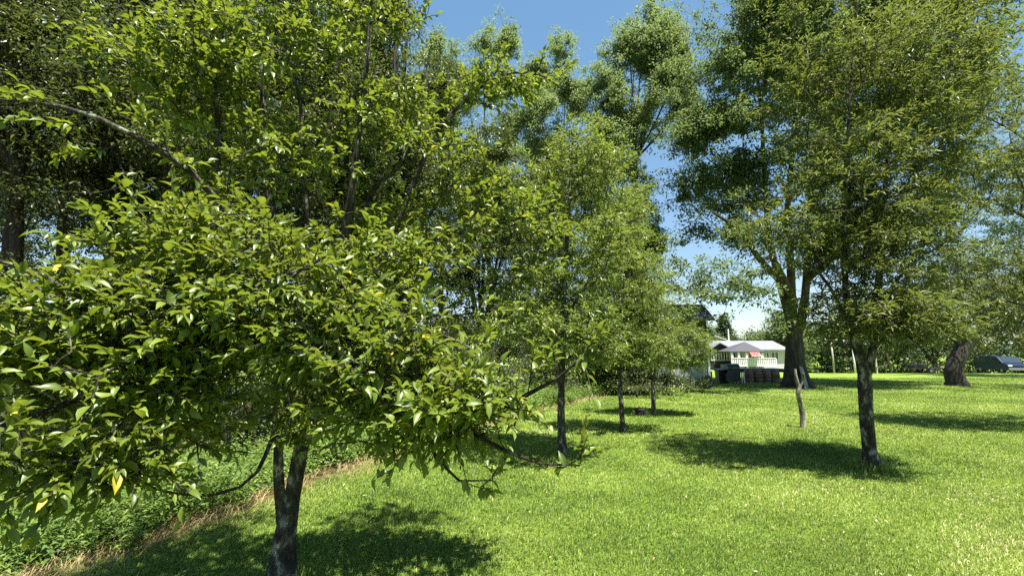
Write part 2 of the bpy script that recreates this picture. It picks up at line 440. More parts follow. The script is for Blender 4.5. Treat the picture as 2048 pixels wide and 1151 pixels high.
def fruit_tree(name, label, seed, base, lines, blobs, n_sh, ln_sh, n_leaf, leaf, wratio, T, mat, bark, st=.15, k=.3, extra=None, group=None, lump=.1, rtip=.004, cat='tree', up=.25, mult=2.3, vs=.8, vt=-.45):
    rng = np.random.default_rng(seed); base = np.array(base, float)
    th = thing(name, label, cat, tuple(base), group=group)
    tips = blob_pts(rng, [(c, r, int(n * mult)) for c, r, n in blobs]); tips = tips[void(tips, vs, vt, seed)]
    if extra is not None: tips = np.vstack([tips, extra])
    AP, R, par, tipn, tr, bb = skeleton(rng, lines, tips, st=st, k=k, rtip=rtip)
    pp = AP[par[tipn]]
    Lp, Ld, Lu, ch = shoots(rng, tips, pp, n_sh, ln_sh, n_leaf, up=up)
    n = len(Lp); ln = leaf * rng.uniform(.45, 1.25, n); sr = np.repeat(rng.random(n // 5 + 1), 5)[:n]; rnd = np.clip(.6 * rng.beta(1.3, 1.3, n) + .4 * sr + (rng.random(n) < .012) * .5, 0, 1)
    me = leaves_mesh('crown', Lp - base, Ld, Lu, ln, ln * wratio * rng.uniform(.85, 1.15, n), T, rnd)
    link('crown', me, mat, th)
    link('trunk', tubes('trunk', tr + bb + ch, rng, lump, base), bark, th)
    print(name, n, 'leaves', len(tips), 'tips')
    return th

def limb(pts, r0, r1):
    """pts: (px, py, Y)"""
    n = len(pts); return [(*at(*p), r0 + (r1 - r0) * (i / (n - 1)) ** .8) for i, p in enumerate(pts)]

def B(px, py, Y, r, n): return (at(px, py, Y), r, n)

# ------------------------------------------------------------------ the near pear tree
b0 = np.array((-1.66, 3.38, float(zf(-1.66, 3.38))))
Yt = 3.3
L = []
L.append([(*b0 - (0, 0, .1), .125), (*(b0 + (.01, 0, .06)), .098), (*at(566, 1085, 3.38), .082), (*at(580, 1010, 3.36), .058), (*at(597, 920, 3.34), .050), (*at(610, 860, 3.3), .048), (*at(628, 760, 3.26), .047), (*at(650, 650, 3.2), .042), (*at(690, 480, 3.1), .034), (*at(712, 300, 3.0), .024), (*at(735, 120, 2.95), .015), (*at(745, -60, 2.9), .008)])
L.append(limb([(568, 1060, 3.36), (559, 960, 3.3), (557, 860, 3.25), (568, 760, 3.2), (560, 640, 3.1), (548, 480, 3.0), (530, 300, 2.95), (520, 100, 2.9), (505, -120, 2.9)], .043, .008))
L.append(limb([(560, 640, 3.1), (490, 520, 2.95), (442, 380, 2.8), (432, 200, 2.7), (405, 0, 2.65), (390, -120, 2.65)], .026, .007))
L.append(limb([(650, 650, 3.2), (625, 500, 3.1), (606, 330, 3.0), (600, 200, 2.9), (575, 100, 2.85), (560, -60, 2.8)], .024, .006))
L.append(limb([(628, 760, 3.26), (690, 620, 3.2), (735, 400, 3.2), (800, 330, 3.2), (830, 250, 3.15), (860, 100, 3.1)], .03, .006))
L.append(limb([(650, 650, 3.2), (760, 520, 3.2), (860, 290, 3.2), (915, 215, 3.1), (1000, 150, 3.0), (1080, 150, 2.9), (1120, 175, 2.85)], .03, .004))
L.append(limb([(606, 860, 3.3), (560, 700, 3.0), (480, 480, 2.6), (400, 362, 2.3), (300, 290, 2.05), (170, 225, 1.9), (60, 205, 1.85), (-40, 195, 1.8)], .03, .004))
L.append(limb([(606, 860, 3.3), (700, 790, 2.8), (840, 800, 2.3), (960, 830, 1.95), (1040, 795, 1.85), (1110, 760, 1.8), (1165, 712, 1.75)], .03, .003))
L.append(limb([(700, 790, 2.8), (830, 820, 2.2), (950, 870, 1.9), (1010, 900, 1.75), (1070, 925, 1.7), (1160, 930, 1.68)], .018, .003))
L.append(limb([(840, 820, 2.2), (870, 910, 2.0), (898, 955, 1.95), (960, 962, 1.9), (985, 960, 1.88)], .011, .003))
L.append(limb([(572, 800, 3.2), (535, 900, 2.9), (505, 955, 2.7), (450, 985, 2.55), (380, 990, 2.4), (300, 975, 2.3)], .017, .004))
L.append(limb([(572, 760, 3.2), (430, 720, 2.5), (300, 735, 2.0), (150, 800, 1.7), (40, 840, 1.5), (-60, 870, 1.45)], .03, .004))
L.append(limb([(560, 640, 3.1), (400, 600, 2.4), (240, 620, 1.95), (100, 560, 1.7), (0, 520, 1.6), (-80, 500, 1.55)], .028, .004))
L.append(limb([(560, 640, 3.1), (540, 600, 2.5), (560, 560, 2.0), (600, 540, 1.8), (640, 520, 1.75)], .024, .004))
L.append(limb([(628, 760, 3.26), (730, 680, 2.6), (850, 660, 2.2), (950, 700, 2.0)], .026, .004))
L.append(limb([(690, 480, 3.1), (820, 520, 3.1), (950, 500, 3.2), (1060, 480, 3.3)], .022, .004))
bl = [B(60, 640, 1.75, (.55, .4, .20), 46), B(40, 800, 1.6, (.5, .35, .22), 40), B(200, 900, 1.75, (.35, .3, .14), 14), B(300, 660, 2.0, (.5, .45, .26), 60), B(250, 780, 1.9, (.42, .4, .22), 36),
      B(430, 500, 2.2, (.5, .45, .22), 55), B(560, 620, 2.0, (.45, .35, .30), 55), B(440, 760, 2.3, (.5, .4, .3), 48), B(780, 720, 1.95, (.42, .35, .24), 46), B(930, 820, 1.8, (.26, .3, .17), 26),
      B(640, 740, 2.9, (.9, .6, .45), 100), B(620, 420, 2.9, (.8, .6, .5), 80), B(560, 200, 2.75, (.8, .55, .5), 62), B(850, 420, 3.1, (.65, .6, .55), 92), B(900, 590, 3.1, (.65, .6, .5), 84), B(780, 160, 3.0, (.5, .5, .5), 46),
      B(650, -40, 2.8, (.9, .6, .4), 60), B(600, -350, 2.8, (.8, .6, .5), 60), B(1010, 175, 2.95, (.4, .2, .12), 18), B(330, 120, 2.6, (.45, .4, .4), 26), B(1050, 470, 3.2, (.35, .4, .35), 22), B(740, 560, 2.3, (.5, .3, .25), 30), B(1060, -420, 2.9, (.6, .6, .5), 40), B(430, 830, 2.1, (.3, .3, .2), 14), B(930, 850, 1.85, (.26, .25, .12), 16), B(820, 830, 2.0, (.3, .3, .14), 12), B(90, 900, 1.65, (.35, .3, .14), 30), B(200, 930, 1.75, (.3, .25, .10), 14), B(760, 150, 2.9, (.5, .5, .5), 26), B(450, 150, 2.7, (.5, .5, .5), 22)]
ex = []
for px, py, Y_ in [(0, 190, 1.85), (90, 200, 1.85), (150, 250, 1.9), (240, 230, 2.0), (300, 260, 2.05), (120, 290, 1.95), (210, 300, 2.0), (370, 330, 2.2), (50, 230, 1.85), (430, 430, 2.4), (330, 290, 2.1),
                  (1165, 712, 1.75), (1110, 735, 1.8), (1060, 760, 1.85), (1160, 915, 1.68), (1125, 935, 1.68), (1000, 880, 1.76), (985, 950, 1.88), (960, 975, 1.9), (370, 985, 2.4), (320, 960, 2.3), (390, 1015, 2.42), (500, 905, 2.8), (1000, 120, 2.95), (1080, 130, 2.9), (1120, 160, 2.85)]:
    ex.append(at(px, py, Y_))
fruit_tree('pear_tree', 'nearest fruit tree, two lichened stems and broad glossy leaves filling the left of the photo', 3, b0, L, bl, 2, .15, 9, .052, .60, T_hi(), M['leaf_pear'], M['bark'], st=.14, k=.25, mult=4.2, vs=.62, vt=-.05, extra=np.array(ex), rtip=.0024)
# ------------------------------------------------------------------ END_NEAR

# ------------------------------------------------------------------ the rest of the row of fruit trees
def row_tree(name, label, seed, px, py, Y_, stems, blobs, leaf, mat, r0, n_sh, ln, nl, wr, T, bark=None, k=.3, group=None, st=.18, up=.2):
    g = at(px, py, Y_); b = np.array((g[0], Y_, float(zf(g[0], Y_))))
    lines = [[(*(b - (0, 0, .1)), r0 * 2.0), (*(b + (0, 0, .02)), r0 * 1.5), (*(b + (0, 0, .14)), r0 * 1.08)] + [(*at(x, y, q), r) for x, y, q, r in stems[0]]]
    for s in stems[1:]: lines.append([(*at(x, y, q), r) for x, y, q, r in s])
    return fruit_tree(name, label, seed, b, lines, [B(*q) for q in blobs], n_sh, ln, nl, leaf, wr, T, mat, bark or M['bark'], st=st, k=k, group=group, up=up)

row_tree('plum_tree', 'plum tree on the right of the lawn with a forked lichened trunk', 11, 1745, 940, 6.45,
         [[(1740, 900, 6.45, .085), (1733, 820, 6.4, .082), (1730, 760, 6.4, .085), (1722, 720, 6.4, .07), (1704, 660, 6.4, .05), (1690, 560, 6.4, .04), (1690, 400, 6.3, .03), (1700, 200, 6.2, .02), (1715, 0, 6.2, .012)],
          [(1730, 760, 6.4, .06), (1745, 700, 6.4, .055), (1750, 620, 6.4, .05), (1765, 500, 6.4, .042), (1770, 380, 6.4, .03), (1780, 200, 6.4, .02), (1800, 0, 6.3, .012)],
          [(1704, 660, 6.4, .03), (1650, 560, 6.3, .02), (1560, 470, 6.2, .015), (1480, 400, 6.1, .008)],
          [(1750, 620, 6.4, .03), (1820, 530, 6.2, .02), (1900, 480, 6.1, .015), (1960, 420, 6.0, .008)],
          [(1745, 700, 6.4, .02), (1790, 660, 6.0, .014), (1840, 690, 5.7, .006)]],
         [(1700, 450, 6.4, (.7, .6, .9), 130), (1740, 630, 6.3, (1.1, .9, .40), 230), (1760, 520, 6.3, (1.1, .9, .5), 140), (1700, 300, 6.2, (.9, .8, .8), 80), (1690, 400, 6.3, (1.1, .9, .9), 170), (1840, 380, 6.3, (.8, .8, .9), 120), (1720, 120, 6.2, (1.1, .9, .9), 160), (1560, 470, 6.2, (.55, .6, .6), 55), (1840, 640, 5.9, (.6, .5, .32), 42), (1900, 140, 6.2, (.6, .6, .7), 60), (1720, -250, 6.2, (1., .8, .9), 90), (1870, 220, 6.2, (.8, .7, .8), 90), (1570, 180, 6.3, (.6, .6, .8), 50), (1900, 20, 6.2, (.8, .7, .7), 80), (1600, 0, 6.3, (.6, .6, .6), 40)],
         .095, M['leaf_plum'], .1, 2, .25, 11, .36, T_mid())
row_tree('plum_tree', 'plum tree at the right edge, only its leafy boughs in view', 12, 2240, 850, 10.2,
         [[(2235, 800, 10.2, .11), (2230, 700, 10.2, .10), (2240, 500, 10.2, .08), (2230, 300, 10.2, .05), (2220, 150, 10, .02)],
          [(2230, 600, 10.2, .06), (2100, 470, 10, .035), (1990, 400, 9.9, .02)], [(2230, 680, 10.2, .05), (2080, 620, 10, .03), (1960, 590, 9.9, .012)],
          [(2235, 450, 10.2, .05), (2080, 300, 10, .03), (1950, 220, 9.9, .012)]],
         [(2000, 560, 9.9, (1.3, 1.2, 1.0), 190), (1990, 350, 9.9, (1.2, 1.2, 1.2), 190), (2150, 300, 10, (1.8, 1.3, 2.0), 190), (1920, 630, 10, (.9, .8, .55), 80), (1980, 200, 9.9, (1.0, 1, .9), 110), (2080, 680, 10, (1.2, 1, .5), 90)],
         .11, M['leaf_plum'], .12, 2, .32, 11, .36, T_mid())
row_tree('apple_tree', 'slim apple tree standing just behind the long sprig of the nearest tree, dark trunk', 13, 1125, 910, 7.4,
         [[(1122, 850, 7.4, .062), (1122, 780, 7.4, .058), (1125, 700, 7.4, .05), (1130, 560, 7.4, .04), (1140, 380, 7.4, .025), (1150, 220, 7.4, .01)],
          [(1125, 720, 7.4, .03), (1060, 620, 7.3, .02), (1000, 520, 7.3, .01)], [(1128, 640, 7.4, .03), (1200, 520, 7.4, .02), (1240, 400, 7.4, .01)]],
         [(1110, 650, 7.2, (1.1, 1.1, .55), 210), (1140, 500, 7.3, (1.1, 1.0, .75), 230), (1175, 330, 7.4, (.8, .8, .8), 150), (1060, 400, 7.4, (.7, .7, .7), 60), (1190, 700, 7.3, (.7, .6, .3), 45)],
         .082, M['leaf_apple'], .07, 2, .22, 11, .5, T_mid())
row_tree('apple_tree', 'young apple tree with the thinnest dark trunk, between the other two slim apple trees', 14, 1245, 862, 9.7,
         [[(1243, 820, 9.7, .05), (1240, 770, 9.7, .046), (1240, 700, 9.7, .04), (1245, 600, 9.7, .03), (1255, 470, 9.7, .012)],
          [(1240, 740, 9.7, .02), (1300, 690, 9.6, .012), (1340, 660, 9.6, .008)]],
         [(1235, 690, 9.6, (1.1, .9, .5), 180), (1250, 560, 9.7, (.95, .8, .7), 170), (1300, 700, 9.8, (.7, .7, .4), 60), (1180, 620, 9.7, (.6, .6, .6), 50), (1270, 450, 9.8, (.5, .5, .5), 40)],
         .082, M['leaf_apple'], .052, 2, .22, 11, .5, T_mid())
row_tree('apple_tree', 'small low spreading apple tree farthest along the row, beside the tall shed', 15, 1307, 826, 12.6,
         [[(1307, 800, 12.6, .06), (1306, 765, 12.6, .055), (1310, 700, 12.6, .045), (1320, 620, 12.6, .02)],
          [(1308, 730, 12.6, .03), (1360, 690, 12.5, .02), (1390, 670, 12.5, .01)]],
         [(1330, 690, 12.5, (1.15, 1.0, .65), 260), (1385, 690, 12.3, (.5, .6, .6), 80), (1320, 610, 12.6, (.85, .8, .55), 110), (1250, 680, 12.7, (.8, .7, .6), 80), (1370, 720, 12.4, (.5, .6, .3), 45)],
         .082, M['leaf_apple'], .06, 2, .24, 10, .45, T_mid())

# forked stump
rng = np.random.default_rng(5)
g = at(1605, 855, 10.2); b = np.array((g[0], 10.2, float(zf(g[0], 10.2))))
th = thing('tree_stump', 'bare forked dead stump with sawn limbs, standing in sun before the huge maple', 'stump', tuple(b))
fork = at(1598, 772, 10.2)
tb = [catmull(np.array([b - (0, 0, .05), at(1606, 845, 10.2), at(1603, 815, 10.22), at(1597, 790, 10.18), fork]), np.array([.075, .058, .05, .046, .054]), 4)]
link('trunk', tubes('trunk', tb, rng, .1, b), M['deadwood'], th)
for e, m, r in (((1590, 738, 10.2), (1592, 755, 10.16), .034), ((1606, 746, 10.16), (1605, 760, 10.22), .032)):
    c = [catmull(np.array([fork - (0, 0, .04), at(*m), at(*e)]), np.array([r * 1.2, r, r * .85]), 4)]
    o = link('limb', tubes('limb', c, rng, .1, b), M['deadwood'], th)
    mb = MB(); q = at(*e) - b; mb.lathe((q[0], q[1], q[2] - .012), [(r * .84, 0), (r * .8, .02), (.004, .024)], 12); mb.build('cut_end', M['deadwood'], o)


# ------------------------------------------------------------------ tall trees
DEN = 1.5
def tall(name, label, seed, base, H, lines, lobes, ncl, leaf, nleaf, mat, bark, cl_r=.55, group=None, k=.25, st=.5, rtip=.007, dens=1.0, T=None, shell=.36, vs=2.2, vt=-.4):
    """lobes: (centre, radii). Clusters of leaves sit mostly on the lobes' outside; each has its own twig."""
    rng = np.random.default_rng(seed); base = np.array(base, float)
    th = thing(name, label, 'tree', tuple(base), group=group)
    vol = np.array([np.prod(r) ** (2 / 3) for c, r in lobes]); vol = vol / vol.sum(); tips = []
    for (c, r), v in zip(lobes, vol):
        n = max(3, int(ncl * v * DEN * 1.45)); q = nrm(rng.normal(size=(n, 3))) * (rng.random((n, 1)) ** shell); tips.append(np.array(c) + (q + rng.normal(0, 1, (n, 3)) * np.where(rng.random((n, 1)) < .15, .85, .36)) * np.array(r))
    tips = np.vstack(tips); tips = tips[void(tips, vs, vt, seed)]
    tips[:, 2] = np.maximum(tips[:, 2], base[2] + .4)
    AP, R, par, tipn, tr, bb = skeleton(rng, lines, tips, st=st, k=k, rtip=rtip, jit=.07)
    n = len(tips); reps = rng.integers(int(nleaf * .5), int(nleaf * 1.5), n); idx = np.repeat(np.arange(n), reps); m = len(idx)
    q = nrm(rng.normal(size=(m, 3))) * (rng.random((m, 1)) ** .45) * cl_r * rng.uniform(.45, 1.45, n)[idx][:, None]; q[:, 2] *= np.where(rng.random(n)[idx] < .4, 1.0, .45)
    pos = tips[idx] + q; d = q + rng.normal(0, cl_r * .5, (m, 3)); d[:, 2] -= cl_r * .25
    upv = np.array((0, 0, 1.)) + rng.normal(0, .45, (m, 3))
    ln = leaf * rng.uniform(.6, 1.25, m); crn = rng.random(n)
    rnd = np.clip(.55 * rng.beta(2, 2, m) + .45 * crn[idx], 0, 1)
    link('crown', leaves_mesh('crown', pos - base, d, upv, ln, ln * .62, T or T_lo(), rnd, False), mat, th)
    link('trunk', tubes('trunk', tr + bb, rng, .08, base), bark, th)
    print(name, m, 'leaves', n, 'clusters')
    return th

def px_lobes(L, seed, split=6, jit=.75):
    """each (px,py,Y,rx,rz[,ry]) lobe is broken into several smaller uneven ones"""
    r = np.random.default_rng(seed); o = []
    for l in L:
        c = at(*l[:3]); rx, rz = l[3], l[4]; ry = l[5] if len(l) > 5 else rx
        for s in range(split):
            f = r.uniform(.3, .62); q = nrm(r.normal(size=3)) * jit
            o.append((c + q * np.array((rx, ry, rz)), (rx * f * .8, ry * f * .8, rz * f * 1.15)))
    return o

def base_of(px, Y_): x = at(px, 700, Y_)[0]; return np.array((x, Y_, float(zf(x, Y_))))

# the huge old maple
Ym = 23.5
b = base_of(1588, Ym)
ln_ = [[(*(b - (0, 0, .2)), .92), (*(b + (0, 0, .25)), .64), (*at(1590, 735, Ym), .47), (*at(1590, 690, Ym), .42), (*at(1586, 655, Ym), .34)],
       limb([(1588, 670, Ym), (1572, 610, Ym), (1556, 550, Ym), (1540, 480, Ym), (1530, 380, Ym), (1520, 200, Ym), (1500, 60, Ym)], .25, .06),
       limb([(1585, 665, Ym), (1584, 600, Ym + .4), (1580, 520, Ym), (1575, 420, Ym), (1590, 250, Ym), (1600, 50, Ym), (1610, -150, Ym)], .27, .06),
       limb([(1592, 680, Ym), (1606, 620, Ym), (1612, 560, Ym), (1618, 440, Ym), (1640, 300, Ym), (1690, 120, Ym), (1720, -80, Ym)], .26, .06),
       limb([(1560, 560, Ym), (1520, 520, Ym - 1), (1480, 460, Ym - 2), (1450, 440, Ym - 3), (1420, 420, Ym - 3)], .2, .04),
       limb([(1612, 560, Ym), (1680, 500, Ym - 1), (1760, 430, Ym - 2), (1850, 380, Ym - 3)], .22, .05),
       limb([(1588, 600, Ym), (1560, 540, Ym - 3), (1520, 470, Ym - 5)], .2, .04)]
lob = px_lobes([(1480, 120, Ym, 3.2, 3.5), (1400, 340, Ym, 1.5, 1.8), (1430, 220, Ym, 1.8, 2), (1420, 300, Ym, 2.2, 2.4), (1560, 60, Ym, 3.5, 3.5), (1680, 60, Ym, 3.8, 4), (1830, 60, Ym, 4.2, 4), (1950, 20, Ym + 1, 2.8, 2.6), (1560, 300, Ym, 3.3, 2.6), (1700, 280, Ym, 3.2, 2.8), (1850, 260, Ym, 3.4, 2.8), (1440, 420, Ym, 2.2, 1.6), (1500, 480, Ym - 2, 1.8, 1.3), (1760, 160, Ym, 3.5, 3), (1600, 180, Ym, 3.5, 3), (1900, 160, Ym, 3, 3), (1600, -150, Ym, 5, 3.2), (1800, -120, Ym, 4, 3), (1640, 420, Ym - 3, 3, 1.6), (1800, 420, Ym - 2, 2.6, 1.6), (1400, 450, Ym, .9, .8)], 21, 7) + [(at(1400, 560, Ym - 3), (2.2, 1.5, .7)), (at(1470, 560, Ym - 4), (1.6, 1.5, .8)), (at(1450, 620, Ym - 4), (1.2, 1, .5))]
maple = tall('maple_tree', 'huge old maple with a massive flared trunk and spreading stems, board leaning on it', 21, b, 20, ln_, lob, 3600, .18, 56, M['leaf_maple'], M['bark_dark'], cl_r=.58, st=.6)

# tall upright tree against the sky
def upright(label, seed, px, Y_, top_py, w, base_py_frac=.45, mat='leaf_ash', ncl=420, dens=42, leaf=.17, lean=0, name='ash_tree', low=None, cl=.6, bark='bark_dark'):
    r = np.random.default_rng(seed); b = base_of(px, Y_); top = at(px + lean, top_py, Y_); H = top[2] - b[2]
    z0 = H * base_py_frac; lines = [[(*(b - (0, 0, .2)), H * .012), (*(b + (0, 0, .2)), H * .010), (*(b + ((top - b) * z0 / H)), H * .0075)]]
    fork = b + (top - b) * z0 / H; leaders = []
    for s in range(5):
        a = s * 2 * math.pi / 5 + r.random(); R_ = w * .55
        e = fork + (top - fork) * r.uniform(.72, .97) + np.array((math.cos(a) * R_, math.sin(a) * R_, 0))
        m_ = fork * .5 + e * .5 + np.array((math.cos(a), math.sin(a), 0)) * w * .12
        leaders.append([(*fork, H * .0065), (*m_, H * .004), (*e, H * .001)])
    leaders.append([(*fork, H * .008), (*((fork + top) / 2), H * .005), (*top, H * .001)])
    lob = []
    for i_ in range(44):
        f = r.random() ** .8; zc = fork + (top - fork) * (f * 1.05 - .08); env = w * (1 - .6 * max(0, f - .25) / .75) * (.55 + .45 * min(1, f / .2))
        a = r.random() * 6.28; q = env * r.uniform(.3, .85); s = w * r.uniform(.26, .46) * (1.15 - .6 * f)
        lob.append((zc + np.array((math.cos(a) * q, math.sin(a) * q, 0)), (s, s, s * r.uniform(1.1, 1.9))))
    if low:
        for c_ in low: lob.append((at(*c_[:3]), (c_[3], c_[3], c_[4])))
    return tall(name, label, seed, b, H, lines + leaders, lob, ncl, leaf, dens, M[mat], M[bark], cl_r=cl, st=.6)

b = base_of(1275, 29); fk = (1270, 320, 29)
ln_ = [[(*(b - (0, 0, .2)), .36), (*(b + (0, 0, .3)), .30), (*at(1272, 500, 29), .22), (*at(*fk), .18)]] + [limb([fk, ((1270 + x) / 2 + 4 * k_, (320 + y) / 2 + 20, 29 + k_ * .5), (x, y, 29 + k_)], .10, .02) for x, y, k_ in ((1225, 90, 0), (1255, 60, 1), (1290, 50, -1), (1330, 40, 0), (1370, 70, 1), (1385, 160, -1), (1215, 190, 0), (1310, 120, 2), (1270, 120, -2))]
lob = px_lobes([(1345, 60, 29, 1.7, 2.4), (1290, 90, 29, 1.4, 2), (1275, 110, 29, 1.5, 2.2), (1222, 130, 29, 1.1, 1.8), (1375, 150, 29, 1.2, 2.6), (1325, 190, 29, 1.8, 2.2), (1245, 220, 29, 1.6, 1.8), (1385, 260, 29, 1.1, 1.6), (1300, 240, 29, 2.2, 1.6), (1220, 290, 29, 1.2, 1.8), (1300, 30, 29, .7, 1.0), (1225, 380, 28, 1.8, 1.6), (1250, 340, 28, 1.2, 1.2)], 31, 7)
tall('ash_tree', 'tall upright ash with a fan of stems against open sky, left of the huge maple', 31, b, 20, ln_, lob, 1500, .16, 40, M['leaf_ash'], M['bark_dark'], cl_r=.40, st=.6, vt=-.6)
def feathery(label, seed, px, Y_, L, n):
    b = base_of(px, Y_); top = at(*L[0][:3]); fk = b * .62 + np.array((top[0], Y_, b[2] * .0 + top[2])) * .38
    ln_ = [[(*(b - (0, 0, .2)), .27), (*(b + (0, 0, .3)), .22), (*(b * .8 + fk * .2), .2), (*fk, .15)]]
    for q in L[::2]:
        e = at(*q[:3]); ln_.append([(*fk, .08), (*(fk * .5 + e * .5 + np.array((0, 0, -.4))), .05), (*e, .015)])
    return tall('poplar_tree', label, seed, b, 20, ln_, px_lobes(L, seed, 6), n, .17, 46, M['leaf_ash'], M['bark_dark'], cl_r=.42, st=.6, vt=-.5)
feathery('pale feathery tall tree with its top just left of the tall upright ash', 32, 1120, 33, [(1130, 105, 33, 1.2, 1.8), (1100, 190, 33, 1.8, 2), (1160, 200, 32, 1.6, 1.8), (1060, 150, 33, 1.0, 1.2), (1130, 300, 32, 2.6, 2.2), (1190, 310, 31, 1.8, 2.0), (1060, 300, 32, 2.2, 2.2), (1150, 420, 31, 3.2, 2.4), (1050, 420, 31, 2.6, 2.4), (1230, 420, 30, 1.8, 1.8)], 1150)
feathery('pale feathery tall tree seen above the middle of the near tree, rounded top', 33, 985, 31, [(965, 80, 31, 1.1, 1.4), (1010, 110, 31, 1.6, 1.6), (930, 140, 31, 1.6, 1.8), (980, 190, 31, 2.4, 2), (1040, 210, 31, 1.8, 2), (900, 240, 31, 2.0, 2), (990, 300, 30, 2.8, 2.4), (900, 350, 30, 2.4, 2.4), (1000, 430, 30, 3, 2.4)], 1150)
feathery('pale leafy tree between the tall upright ash and the feathery tops, shorter than both', 38, 1185, 30, [(1180, 190, 30, 1.4, 1.6), (1140, 150, 30, 1.2, 1.4), (1210, 290, 29, 2, 2), (1090, 240, 30, 1.8, 2), (1270, 400, 28, 1.6, 1.8), (1285, 500, 27, 1.5, 1.8), (1160, 330, 30, 2.4, 2.2), (1280, 590, 26, 1.4, 1.4), (1240, 480, 27, 1.8, 2)], 900)
feathery('tall pale tree half hidden behind the dark leafy wood edge at upper centre', 34, 885, 30, [(880, 105, 30, 1.2, 1.3), (850, 170, 30, 1.8, 2), (910, 200, 30, 1.6, 1.8), (830, 280, 30, 2.4, 2.4), (880, 330, 30, 2.4, 2.4), (800, 400, 30, 2.4, 2.4)], 700)
upright('tall dark tree filling the upper centre, its crown cut by the top of the photo', 35, 745, 17, -160, 3.0, .30, 'leaf_wood', 620, 50, .15, cl=.5, name='wood_tree')
upright('tall tree behind the plum tree whose crown rises behind the right edge', 36, 2150, 33, 100, 7.0, .25, 'leaf_maple', 620, 46, .2, name='maple_tree')
upright('lower tree behind the small apple trees, crown just above the shed', 37, 1235, 20, 370, 2.5, .12, 'leaf_apple', 950, 60, .12, name='ash_tree', cl=.45)

# ------------------------------------------------------------------ the wood on the left
wood = [
    (20, 17, -120, 2.6, .45, 240, 'dense dark woodland tree in the gap right of the leftmost slender tree'),
    (300, 15.5, -260, 2.8, .4, 280, 'dense dark woodland tree just left of the thick straight black trunk'),
    (430, 21, -60, 3.6, .2, 420, 'dense woodland tree far behind the upright limb of the nearest tree'),
    (700, 19, -40, 3.4, .2, 420, 'dense woodland tree behind the upper right stems of the nearest tree'),
    # px of base, distance, top py, crown half width, crown start, clusters, label
    (-230, 8.5, -500, 3.2, .45, 300, 'dark leafy tree beyond the left edge, its boughs hanging into the top left corner'),
    (60, 13, -200, 2.8, .45, 260, 'leftmost slender woodland tree with bare stems showing sky between them'),
    (135, 15, -140, 2.6, .5, 300, 'bare stemmed woodland tree with several dark upright stems behind the left leaves'),
    (350, 12.5, -380, 2.6, .40, 420, 'woodland tree with the thick straight black trunk left of centre'),
    (250, 19, -60, 3.0, .35, 380, 'woodland tree farther back between the leftmost stems and the thick black trunk'),
    (480, 17, -60, 2.8, .35, 380, 'woodland tree behind the upright limb of the nearest tree'),
    (620, 14, -200, 2.6, .35, 420, 'woodland tree straight behind the crown of the nearest tree'),
    (560, 23, 40, 3.4, .3, 380, 'farther woodland tree filling the gap behind the middle of the nearest tree'),
    (820, 21, 120, 3.2, .25, 420, 'woodland tree at the right end of the dark wood'),
    (-40, 22, 60, 3.6, .3, 360, 'farther woodland tree low at the left edge'),
    (960, 24, 260, 3.2, .2, 420, 'shorter woodland tree below the pale feathery crowns'),
    (1080, 26, 330, 3.2, .2, 420, 'shorter woodland tree just left of the shed end of the wood'),
]
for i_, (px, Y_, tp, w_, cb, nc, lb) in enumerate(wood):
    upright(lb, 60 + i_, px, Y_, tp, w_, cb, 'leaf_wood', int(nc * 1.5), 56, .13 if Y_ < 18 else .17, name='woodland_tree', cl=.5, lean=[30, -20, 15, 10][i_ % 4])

# shrubs along the wood's edge
def shrub(label, seed, c, r, h, n, leaf, mat, group=None, name='shrub'):
    rr = np.random.default_rng(seed); b = np.array((c[0], c[1], float(zf(c[0], c[1]))))
    lines = [[(*(b - (0, 0, .1)), .05), (*(b + (0, 0, h * .3)), .04), (*(b + (.1, .1, h * .75)), .015)]]
    for s in range(4):
        a = s * 1.57 + rr.random(); lines.append([(*(b + (0, 0, .05)), .03), (*(b + (math.cos(a) * r * .4, math.sin(a) * r * .4, h * .4)), .02), (*(b + (math.cos(a) * r * .7, math.sin(a) * r * .7, h * .75)), .01)])
    lob = []
    for s in range(9):
        a = rr.random() * 6.28; q = r * rr.uniform(.2, .7); z = h * rr.uniform(.25, .8); f = r * rr.uniform(.3, .5)
        lob.append((b + np.array((math.cos(a) * q, math.sin(a) * q, z)), (f, f, f * .8)))
    t = tall(name, label, seed, b, h, lines, lob, n, leaf, 34, M[mat], M['bark_dark'], cl_r=r * .16 + .1, st=.3, rtip=.005)
    if group: t['group'] = group
    return t
sh = [(-7.5, 7.5, 2.0, 2.6), (-9.5, 10, 2.4, 3.2), (-6.2, 10.5, 2.0, 3.0), (-4.4, 12.5, 2.0, 3.2), (-2.6, 14.5, 2.0, 3.2), (-.8, 16.5, 2.0, 3.4), (1.4, 18.8, 2.0, 3.2), (3.6, 21.5, 2.2, 3.4), (5.9, 24, 2.2, 3.4), (-12, 14, 3, 4), (-8, 16, 3, 4.4), (-3.4, 20, 3, 4.6), (1, 24, 3, 4.6)]
for i_, (x, y, r_, h_) in enumerate(sh):
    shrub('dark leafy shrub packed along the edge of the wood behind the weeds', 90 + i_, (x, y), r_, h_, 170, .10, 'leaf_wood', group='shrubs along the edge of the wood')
for i_, (px, Y_, r_, h_, lb) in enumerate([(1370, 20.0, .9, .75, 'low dark bush at the foot of the shed, left of the wheel'), (1330, 18.6, 1.0, .9, 'low dark bush in the shade behind the farthest apple tree'), (1270, 17.8, 1.1, 1.1, 'low dark bush between the two farthest slim trunks')]):
    p_ = base_of(px, Y_); shrub(lb, 120 + i_, (p_[0], p_[1]), r_, h_, 110, .09, 'leaf_wood', name='bush')

